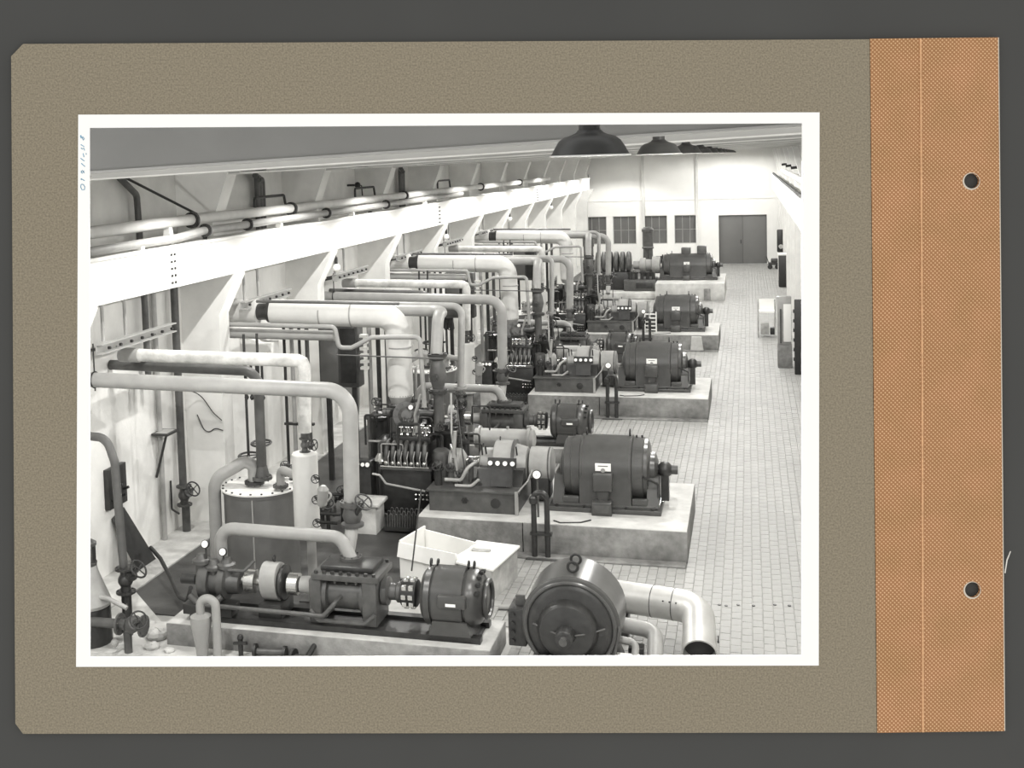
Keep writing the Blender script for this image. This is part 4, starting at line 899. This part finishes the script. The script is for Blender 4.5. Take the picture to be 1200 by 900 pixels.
# uprights and boxes in the second recess
t = thing('spindle_rack', 'row of thin valve spindles hanging under a pale box in the second wall recess', 'valve gear', (-9.6, 22, 2))
MB().prism([(-9.9, 3.05), (-9.3, 3.05), (-9.3, 3.35), (-9.55, 3.35), (-9.9, 3.55)], 'y', 21.9, 22.5).build('hood', 'column', t)
for i in range(4): MB().cyl((-9.85+i*.12, 22.0, 2.2), (-9.85+i*.12, 22.0, 3.05), .028, 8).build('spindle', 'iron_black', t); MB().ball((-9.85+i*.12, 22.0, 2.25), .05, 8).build('spindle_nut', 'iron_black', t)
for k in range(3):
    y = BAY*k
    t = thing('pipe_uprights', 'cluster of slim upright pipes on the wall behind the %s tank' % ROW[k], 'pipes', (-9, 23.5+y, 0), 'upright pipe clusters')
    for i in range(4): MB().cyl((-9.35+i*.17, 22.9+y, 0), (-9.35+i*.17, 22.9+y, 3.75), .032+.012*(i % 2), 10).build('pipe_run', ['machine_dark', 'machine_pale', 'machine_dark', 'machine_mid'][i], t)
    for i in range(3): MB().cyl((-7.9+i*.2, 24.2+y, 0), (-7.9+i*.2, 24.2+y, 3.7), .05, 10).build('pipe_run', ['machine_pale', 'machine_dark', 'machine_mid'][i], t)
    MB().box((-9.4, 22.85+y, 1.5), (-8.75, 22.95+y, 1.55)).build('clamp', 'machine_dark', t)
    t = thing('switch_cabinet', 'grey wall cabinet with louvred side behind the %s lagged main' % ROW[k], 'cabinet', (-8.6, 24+y, 2.2), 'switch cabinets')
    MB().box((-9.0, 24.0+y, 2.1), (-8.1, 24.4+y, 3.5), .02).build('cabinet_body', 'machine_mid', t)
    MB().box((-8.95, 23.97+y, 2.2), (-8.55, 24.01+y, 3.4), .01).build('door', 'glass_dark', t)
    MB().box((-8.5, 23.97+y, 2.2), (-8.15, 24.01+y, 3.4), .01).build('door', 'machine_dark', t)
    for i in range(6): MB().box((-8.05, 23.98+y, 2.5+i*.14), (-7.88, 24.1+y, 2.56+i*.14)).build('insulator', 'gauge_white', t)
    MB().box((-8.9, 24.1+y, 0), (-8.8, 24.2+y, 2.1)).build('leg', 'machine_dark', t); MB().box((-8.3, 24.1+y, 0), (-8.2, 24.2+y, 2.1)).build('leg', 'machine_dark', t)
    t = thing('railing', 'short white steel railing behind the %s receiver' % ['second', 'third', 'fourth'][k], 'railing', (-7.6, 26+y, 0), 'steel railings')
    for i in range(9): MB().cyl((-7.9, 25.4+y+i*.3, .9), (-7.9, 25.4+y+i*.3, 1.9), .02, 6).build('baluster', 'machine_pale', t)
    for z in (.95, 1.9): MB().cyl((-7.9, 25.4+y, z), (-7.9, 27.9+y, z), .028, 8).build('rail', 'machine_pale', t)
    for yy in (25.4, 27.8): MB().cyl((-7.9, yy+y, 0), (-7.9, yy+y, 1.9), .035, 8).build('post', 'machine_pale', t)
    t = thing('floor_valves', 'cluster of dark floor valves and small pipes left of the %s compressor' % ROW[k], 'valves', (-8, 21.5+y, 0), 'floor valve clusters')
    for i in range(6):
        x, yy = -8.5+(i % 3)*.42+.1*(i//3), 20.6+y+.55*(i//3)
        valve(t, (x, yy, .42+.1*(i % 2)), (1, .2*(i % 2), 0), .06, (.2, -.5, .8), 'machine_dark' if i % 2 else 'machine_mid')
        MB().cyl((x, yy, 0), (x, yy, .4), .04, 8).build('riser', 'machine_dark', t)
    for z, yy in ((.42, 20.4), (.3, 20.25), (.62, 21.0)): MB().tube([(-8.8, yy+y, z), (-7.35, yy+y, z)], .03, n=8).build('pipe_run', 'machine_dark', t)
    t = thing('wall_instrument', 'dark round wall instrument with hanging hoses behind the %s compressor' % ROW[k], 'instrument', (-9.5, 26+y, 1.5), 'wall instruments')
    MB().lathe((-9.4, 25.9+y, 1.95), (.3, -1, .1), [(0, .16), (.12, .18), (.14, .12)], 18).build('dial_case', 'machine_dark', t)
    MB().box((-9.62, 25.9+y, 1.5), (-9.3, 26.0+y, 2.1), .02).build('back_plate', 'machine_mid', t)
    for i in range(3): MB().tube([(-9.5+i*.12, 25.85+y, 1.8), (-9.5+i*.12, 25.8+y, 1.45), (-9.4+i*.1, 25.85+y, 1.5), (-9.42+i*.1, 25.85+y, 1.7)], .018, n=6).build('hose', 'iron_black', t)
    MB().cyl((-9.48, 25.95+y, 0), (-9.48, 25.95+y, 1.5), .04, 8).build('post', 'machine_mid', t)
t = thing('oval_shield', 'tall oval pale shield board leaning in the second wall recess', 'board', (-9.0, 25.2, 1.2))
MB().prism([(-8.72+.22*math.cos(2*PI*i/20), 1.75+.85*math.sin(2*PI*i/20)) for i in range(20)], 'y', 25.2, 25.24).build('board', 'machine_pale', t)
MB().box((-8.76, 25.24, 0), (-8.68, 25.3, 1.8)).build('prop', 'wood', t)
for k in range(4):
    t = thing('bulb_holder', 'bare white globe bulb on a bracket under the left girder, %s of four' % ORD[k], 'lamp', (-9.5, 26.9+BAY*k*.97, 4.3), 'globe bulbs under the girder')
    y = 26.9+BAY*k*.97
    MB().ball((-9.55, y, 4.45), .1, 12).build('globe', 'gauge_white', t); MB().cyl((-9.55, y, 4.52), (-9.55, y, 4.7), .04, 8).build('holder', 'iron_black', t); MB().tube([(-9.55, y, 4.7), (-9.6, y, 4.92)], .02, n=6).build('arm', 'iron_black', t)

# ------------------------------------------------------------------ near left corner: hose pipe, pedestal, valves
t = thing('hose_column', 'black bent standpipe rising by the left wall with a valve near the floor', 'pipe', (-9.0, 15.4, 0))
MB().tube([(-9.75, 15.6, 2.95), (-9.25, 15.5, 2.95), (-9.1, 15.45, 2.6), (-8.98, 15.35, 1.0)], .065, bend=.25, n=14).build('pipe_run', 'pipe_dark', t)
valve(t, (-8.95, 15.33, .85), (0, 0, 1), .085, (.75, -.1, .6), 'machine_dark', R=.14)
MB().cyl((-8.95, 15.33, .0), (-8.95, 15.33, .68), .075, 12).build('foot_pipe', 'machine_dark', t)
LX = -9.38
t = thing('lantern_post', 'round pale pedestal with a small caged lantern at the left edge', 'pedestal', (-9.6, 15.0, 0))
MB().lathe((LX, 15.0, 0), (0, 0, 1), [(0, .32), (.55, .31), (.56, .25)], 28).build('drum', 'machine_dark', t, smooth=30)
MB().lathe((LX, 15.0, .56), (0, 0, 1), [(0, .31), (.05, .33), (.1, .31), (.5, .16), (.6, .14)], 28).build('cone', 'machine_pale', t, smooth=30)
MB().lathe((LX, 15.0, 1.16), (0, 0, 1), [(0, .14), (.05, .15), (.05, .11), (.3, .11), (.3, .15), (.34, .15), (.4, .06)], 18).build('lantern', 'machine_mid', t)
for i in range(8):
    a = 2*PI*i/8; MB().cyl((LX+.125*math.cos(a), 15.0+.125*math.sin(a), 1.2), (LX+.125*math.cos(a), 15.0+.125*math.sin(a), 1.47), .012, 6).build('cage_bar', 'iron_black', t)
MB().cyl((LX, 15.0, 1.5), (LX-.02, 15.0, 2.6), .06, 12).build('post', 'pipe_dark', t)
t = thing('floor_valve', 'dark valve with white-rimmed handwheel at the lower left corner', 'valve', (-8.6, 14.75, 0))
valve(t, (-8.55, 14.75, .42), (1, 0, 0), .09, (.6, -.5, .45), 'machine_mid', R=.12)
MB().tube([(-9.4, 14.75, .42), (-8.75, 14.75, .42)], .07).build('pipe_run', 'machine_mid', t)
MB().tube([(-9.4, 14.9, .75), (-9.0, 14.9, .72), (-8.7, 14.9, .6)], .035, n=10).build('pipe_run', 'machine_pale', t)
MB().ball((-8.75, 14.6, .2), .06, 10).build('joint', 'machine_pale', t)
MB().cyl((-8.62, 14.75, 0), (-8.62, 14.75, .36), .06, 12).build('foot', 'machine_mid', t)
t = thing('bend_pipe', 'grey swan-neck pipe standing in front of the nearest pump plinth', 'pipe', (-7.4, 14.85, 0))
MB().tube([(-7.5, 14.85, .55), (-7.5, 14.85, .86), (-7.26, 14.85, .86), (-7.26, 14.85, 0)], .062, bend=.12, n=16, seg=10).build('neck_pipe', 'pipe_grey', t)
MB().lathe((-7.5, 14.85, 0), (0, 0, 1), [(0, .08), (.2, .1), (.5, .15), (.6, .15), (.64, .07)], 20).build('funnel', 'pipe_grey', t, smooth=30)
t = thing('wall_switchgear', 'dark switch panel with small handles on the left wall', 'switch', (-10.55, 17.4, 1.6))
MB().box((-10.6, 17.6, 1.15), (-10.5, 18.2, 1.85), .01).build('panel', 'machine_dark', t)
for i in range(5): MB().tube([(-10.5, 17.68+.1*i, 1.3+.1*(i % 3)), (-10.4, 17.68+.1*i, 1.34+.1*(i % 3))], .025, n=8).build('switch_handle', 'iron_black', t)
MB().cyl((-10.55, 17.9, 1.85), (-10.55, 17.9, 2.05), .02, 8).build('conduit', 'iron_black', t)
t = thing('leaning_board', 'dark sheet metal board leaning against the left wall', 'board', (-10.2, 17.6, 0))
MB().add([(-10.58, 17.75, .95), (-10.58, 18.15, 1.05), (-10.2, 18.5, .03), (-10.2, 17.85, .03), (-10.55, 17.75, .95), (-10.55, 18.15, 1.05), (-10.17, 18.5, .03), (-10.17, 17.85, .03)], [(0,1,2,3),(7,6,5,4),(0,4,5,1),(1,5,6,2),(2,6,7,3),(3,7,4,0)]).build('sheet', 'machine_dark', t)
tag(MB().tube([(-10.15, 18.3, .3), (-9.7, 17.8, .3), (-9.2, 17.2, .2), (-8.8, 16.7, .1), (-8.4, 16.2, .25), (-8.15, 15.85, .6)], .035, bend=.6, n=10).build('rubber_hose', 'iron_black'), 'black rubber hose from the leaning board to the nearest pump', 'hose')
rng = random.Random(3)
for i, (x, y, r, w_) in enumerate(((-8.45, 15.3, .15, 'largest'), (-8.35, 14.95, .10, 'middle'), (-8.05, 14.9, .07, 'smallest'))):
    mb = MB().ball((x, y, r*.45), r, 12, (1.2, 1, .6))
    for q in mb.v: q += V((rng.uniform(-1, 1), rng.uniform(-1, 1), rng.uniform(-.6, .6)))*r*.14
    tag(mb.build('stone_lump', 'concrete_pale', smooth=20), 'pale broken concrete lump in the lower left corner, %s of three' % w_, 'rubble', 'concrete lumps')
parts_ = [((-6.95, 14.95), 'standing capped pipe stub'), ((-6.55, 15.0), 'short flanged pipe piece'), ((-5.95, 14.95), 'dark pipe tee'), ((-6.25, 14.8), 'slim bent pipe end')]
for i, ((x, y), nm) in enumerate(parts_):
    t = thing('pipe_fitting', nm+' lying loose before the nearest pump plinth', 'fitting', (x, y, 0), 'loose pipe fittings')
    if i == 0: MB().cyl((x, y, .01), (x, y, .28), .035, 10).build('stub', 'iron_black', t); MB().ball((x, y, .29), .05, 8).build('cap', 'iron_black', t); MB().cyl((x-.1, y, .2), (x+.12, y-.05, .24), .025, 8).build('arm', 'iron_black', t)
    if i == 1:
        MB().cyl((x-.2, y, .09), (x+.25, y+.05, .09), .05, 12).build('pipe_run', 'machine_mid', t)
        for e in (-.2, .25): MB().lathe((x+e, y, .1), (1, .1, 0), [(-.02, .1), (.02, .1)], 14).build('flange', 'iron_black', t)
    if i == 2:
        MB().cyl((x-.2, y, .08), (x+.3, y-.1, .08), .045, 12).build('pipe_run', 'iron_black', t); MB().cyl((x, y, .08), (x+.05, y+.2, .2), .04, 10).build('branch', 'iron_black', t); MB().lathe((x-.2, y, .1), (1, -.2, 0), [(-.02, .1), (.02, .1)], 14).build('flange', 'iron_black', t)
    if i == 3: MB().tube([(x-.1, y, .03), (x+.05, y, .1), (x+.2, y+.08, .14)], .025, n=8).build('pipe_run', 'iron_black', t)
t = thing('paper_sheet', 'white paper sheet on the floor by the nearest pump plinth', 'paper', (-5.2, 14.95, 0))
MB().prism([(-5.75, 14.75), (-4.75, 14.72), (-4.72, 14.98), (-5.3, 15.05)], 'z', .012, .02).build('sheet', 'paper', t)

# ------------------------------------------------------------------ white crate and wooden box between pump and plinth
t = thing('paper_crate', 'open white-papered crate standing behind the nearest pump motor', 'crate', (-5.1, 18.6, 0))
A, B, C_, D_ = V((-5.62, 18.45)), V((-4.55, 18.05)), V((-4.35, 18.75)), V((-5.42, 19.3))
def wallp(a, b, z1, mat, nm, th=.03, z0=.0):
    d = (b-a).normalized(); n_ = V((-d.y, d.x))*th
    MB().prism([tuple(a), tuple(b), tuple(b+n_), tuple(a+n_)], 'z', z0, z1).build(nm, mat, t)
wallp(A, B, .62, 'paper', 'crate_side'); wallp(B, C_, .58, 'paper', 'crate_side'); wallp(D_, A, .66, 'paper', 'crate_side'); wallp(C_, D_, .6, 'paper', 'crate_side')
MB().prism([tuple(A), tuple(B), tuple(C_), tuple(D_)], 'z', 0, .03).build('crate_floor', 'wood', t)
d = (B-A).normalized(); n_ = V((d.y, -d.x))
MB().add([tuple(A+n_*.0)+(.62,), tuple(B)+(.62,), tuple(B+n_*.06)+(.38,), tuple(A+n_*.06)+(.40,), tuple(A+n_*.015)+(.63,), tuple(B+n_*.015)+(.63,), tuple(B+n_*.075)+(.38,), tuple(A+n_*.075)+(.40,)],
         [(0,1,2,3),(7,6,5,4),(0,4,5,1),(1,5,6,2),(2,6,7,3),(3,7,4,0)]).build('paper_flap', 'paper', t)
t = thing('wooden_box', 'wooden box with white board top and papers right of the white crate', 'box', (-4.1, 18.5, 0))
a, b, c, d = V((-4.50, 18.0)), V((-3.92, 17.75)), V((-3.72, 18.9)), V((-4.40, 19.05))
MB().prism([tuple(a), tuple(b), tuple(c), tuple(d)], 'z', 0, .5).build('box_body', 'wood', t)
e = .04
bt = MB().prism([(a.x-e, a.y-e), (b.x+e, b.y-e), (c.x+e, c.y+e), (d.x-e, d.y+e)], 'z', .5, .53).build('board_top', 'paper', t)
for i, (x, y, w_) in enumerate(((-4.2, 18.85, .34), (-4.25, 18.55, .3), (-4.2, 18.15, .2))):
    MB().box((x-w_/2, y-.05, .53), (x+w_/2, y+.06, .55)).build('paper_strip', 'wood' if i == 1 else 'paper', t)
MB().cyl((-3.75, 17.45, .04), (-3.3, 17.5, .04), .04, 10).build('runner', 'machine_pale', t)

# ------------------------------------------------------------------ the fan motor at the lower edge and its ducts
FX, FY, FZ = -2.25, 14.8, .90
t = thing('fan_motor', 'large dark round motor facing the viewer at the lower edge of the hall', 'motor', (FX, FY, 0))
MB().lathe((FX, FY, FZ), (0, 1, 0), [(0, .57), (.02, .62), (.05, .64), (.80, .64), (.83, .6), (.95, .56), (1.0, .4)], 48).build('stator_drum', 'motor_paint', t, smooth=30)
MB().lathe((FX, FY-.06, FZ), (0, 1, 0), [(0, .46), (.02, .52), (.05, .57), (.06, .57)], 48).build('end_shield', 'machine_dark', t, smooth=30)
MB().torus((FX, FY-.03, FZ), (0, 1, 0), .575, .025, 48, 8).build('shield_ring', 'motor_paint', t)
MB().lathe((FX-.02, FY-.22, FZ-.02), (0, 1, 0), [(0, .24), (.03, .34), (.08, .38), (.17, .40)], 36).build('bearing_shield', 'machine_dark', t, smooth=30)
MB().lathe((FX-.02, FY-.42, FZ-.02), (0, 1, 0), [(0, .08), (.02, .11), (.12, .12), (.2, .13)], 24).build('bearing_boss', 'machine_dark', t)
MB().cyl((FX-.02, FY-.5, FZ-.02), (FX-.02, FY-.4, FZ-.02), .05, 16).build('shaft_end', 'machine_mid', t)
for y in (FY+.2, FY+.5): eye_bolt((FX+.02, y, FZ+.63), .065, t, d=(0, 1, 0))
MB().prism([(FX-.6, 0), (FX+.68, 0), (FX+.5, .5), (FX-.48, .5)], 'y', FY-.1, FY+.9).build('foot', 'motor_paint', t)
MB().box((FX-.40, FY-.3, 0), (FX+.42, FY-.08, .55), .03).build('bearing_stand', 'machine_dark', t)
for s_ in (-1, 1): MB().tube([(FX+s_*.1, FY-.3, FZ), (FX+s_*.28, FY-.16, FZ-.01), (FX+s_*.46, FY-.1, FZ+.04)], .012, n=6).build('oil_line', 'machine_mid', t)
tb = MB().box((FX-.82, FY+.05, .55), (FX-.58, FY+.45, 1.05), .02).build('terminal_box', 'machine_dark', t)
for i in range(4): MB().cyl((FX-.76, FY+.05, .62+i*.12), (FX-.76, FY+.01, .62+i*.12), .035, 10).build('terminal', 'iron_black', tb)
MB().box((FX-.74, FY+.2, 1.05), (FX-.62, FY+.24, 1.18)).build('terminal_fin', 'machine_mid', tb)
MB().tube([(FX+.50, FY-.05, .2), (FX+.62, FY+.0, .9), (FX+.55, FY+.25, 1.1)], .02, n=8).build('cable', 'machine_mid', t)
t = thing('air_duct', 'bright sheet metal duct elbow with dark open end on the tiles', 'duct', (-1.2, 16.5, 0))
pts = [(-2.6, 17.0, .58), (-.72, 16.6, .58), (-.66, 15.15, .30)]
MB().tube(pts[:2]+[(-.69, 16.0, .40)], .222, bend=.36, n=32, seg=9).build('duct_skin', 'duct_metal', t)
MB().lathe((-.69, 16.02, .40), (.04, -.95, -.28), [(0, .222), (.0, .226), (.36, .235), (.36, .215), (.06, .205), (.06, .0)], 32, cap=False).build('open_end', 'duct_metal', t, smooth=30)
MB().lathe((-.682, 15.86, .35), (.04, -.95, -.28), [(0, .2), (.01, .2)], 28).build('inner_shadow_disc', 'iron_black', t)  # black disc stands in for the shade inside the duct mouth
for k, x in enumerate((-1.35, -1.05)): MB().lathe((x, 16.735-.213*(x+1.35), .58), (1, -.213, 0), [(-.006, .226), (.006, .226)], 32).build('seam', 'machine_mid', t)
eye_bolt((-.44, 15.9, .4), .035, t); eye_bolt((-1.95, 16.62, .62), .05, t)
for i in range(6): MB().ball((-1.2+i*.09, 16.5-.02*i, .68), .014, 6).build('rivet', 'machine_dark', t)
MB().box((-1.9, 16.6, 0), (-1.7, 17.0, .37), .02).build('support', 'machine_dark', t)
t = thing('drain_pipe', 'pale elbow pipe beside the round motor below the metal duct', 'pipe', (-1.4, 15.5, 0))
MB().tube([(-1.9, 16.0, .52), (-1.26, 15.9, .48), (-1.2, 14.9, .2)], .105, bend=.2, n=18).build('pipe_run', 'machine_pale', t)
MB().tube([(-1.75, 15.5, .5), (-1.48, 15.45, .48), (-1.48, 15.0, .2)], .05, n=12).build('branch_pipe', 'machine_pale', t)
MB().box((-1.72, 15.12, .33), (-1.42, 15.3, .40), .01).build('cross_strap', 'paper', t)
MB().box((-1.6, 15.6, 0), (-1.4, 15.8, .34), .01).build('support', 'machine_dark', t)
for i, px in enumerate((843, 851, 865, 883, 908, 925)):
    c = at(px, 709+(i % 2), 'z', 0)
    tag(MB().lathe((c.x, c.y, -.001), (0, 0, 1), [(0, .028), (.012, .025)], 10).build('floor_stud', 'iron_black'), 'black stud in the aisle tiles, %s of six counting from the duct' % ORD[i], 'stud', 'floor studs')


# ------------------------------------------------------------------ right side: boards, desk, tables
t = thing('notice_cabinet', 'grey upright cabinet with a white panel beside the black board', 'cabinet', (1.05, 39.3, 0))
MB().box((.86, 39.3, 0), (1.3, 39.8, .75), .015).build('cabinet_base', 'concrete', t)
MB().box((.86, 39.35, .75), (1.28, 39.55, 2.3), .015).build('panel', 'machine_pale', t)
MB().box((1.04, 39.31, .85), (1.27, 39.36, 2.05), .005).build('white_sheet', 'paper', t)
MB().box((.93, 39.31, .8), (.98, 39.36, 1.9)).build('slot', 'machine_mid', t)
t = thing('black_board', 'tall black switchboard at the right edge of the aisle', 'switchboard', (1.6, 38.2, 0))
MB().box((1.33, 38.2, 0), (2.3, 38.35, 2.33), .02).build('board', 'iron_black', t)
for i in range(6): MB().box((1.30, 38.36, .4+i*.3), (1.36, 38.5, .5+i*.3)).build('fitting', 'machine_dark', t)
t = thing('writing_desk', 'pale open-framed table with a back board in the right aisle', 'table', (.6, 46, 0))
for x in (.32, .92):
    for y in (45.8, 46.5): MB().box((x-.025, y-.025, 0), (x+.025, y+.025, 1.36 if y < 46 else 1.36)).build('leg', 'wood', t)
MB().box((.3, 45.78, .93), (.95, 46.52, .98)).build('table_top', 'paper', t)
MB().box((.3, 46.48, .98), (.95, 46.52, 1.38)).build('back_board', 'paper', t)
MB().box((.4, 45.95, .1), (.7, 46.4, .5), .02).build('stored_box', 'wood', t); MB().box((.74, 45.9, .1), (.92, 46.3, .35), .02).build('dark_case', 'iron_black', t)
t = thing('dark_cabinet', 'broad dark cabinet against the right wall near the far door', 'cabinet', (1.8, 63, 0))
MB().box((1.45, 63, 0), (2.3, 63.5, 1.62), .05).build('cabinet_body', 'iron_black', t)
MB().box((1.42, 62.98, 1.62), (2.34, 63.52, 1.72), .02).build('cabinet_top', 'beam_white', t)
MB().box((2.0, 62.7, 0), (2.3, 62.95, .45), .02).build('small_box', 'machine_pale', t); MB().box((2.02, 62.68, .45), (2.28, 62.95, .62), .02).build('paper_stack', 'paper', t)
t = thing('wall_telephone', 'black wall-mounted box with round dial beyond the dark cabinet', 'box', (1.6, 66, 2))
MB().box((1.45, 66, 1.55), (1.85, 66.3, 2.75), .05).build('case', 'iron_black', t); MB().lathe((1.65, 66, 1.85), (0, -1, 0), [(0, .14), (.04, .12)], 16).build('dial', 'steel', t); MB().box((1.5, 66.2, 0), (1.9, 66.5, 1.55), .02).build('post', 'wall_end', t)
t = thing('hand_truck', 'small dark trolley beside the far double door', 'trolley', (1.35, 73, 0))
MB().box((1.1, 72.8, .25), (1.7, 73.3, .38), .02).build('deck', 'machine_dark', t)
for x in (1.2, 1.6): MB().lathe((x, 72.75, .14), (0, 1, 0), [(0, .14), (.06, .14)], 14).build('wheel', 'iron_black', t)
MB().box((1.25, 72.9, .38), (1.65, 73.2, .62), .05).build('load', 'machine_mid', t); MB().tube([(1.12, 73.1, .35), (1.0, 73.0, .75)], .025, n=8).build('handle', 'iron_black', t)
t = thing('step_rack', 'small white step ladder leaning on the third big motor', 'ladder', (-3.3, 43.4, .56))
for x in (-3.62, -3.22): MB().box((x-.02, 43.2, .55), (x+.02, 43.26, 1.28)).build('stile', 'paper', t)
for i in range(5): MB().box((-3.62, 43.2, .62+.14*i), (-3.22, 43.3, .65+.14*i)).build('tread', 'paper', t)
tag(MB().prism([(-2.0, 0), (-1.55, 0), (-1.62, .5), (-1.95, .52)], 'y', 42.42, 42.55).build('leaning_plate', 'concrete_pale'), 'pale plate leaning on the side of the third plinth', 'plate')
tag(MB().tube([(-4.86, 17.2, 1.9), (-4.7, 16.0, 1.05)], .012, n=6).build('steel_wire', 'iron_black'), 'taut thin wire running down to the nearest striped coupling', 'wire')
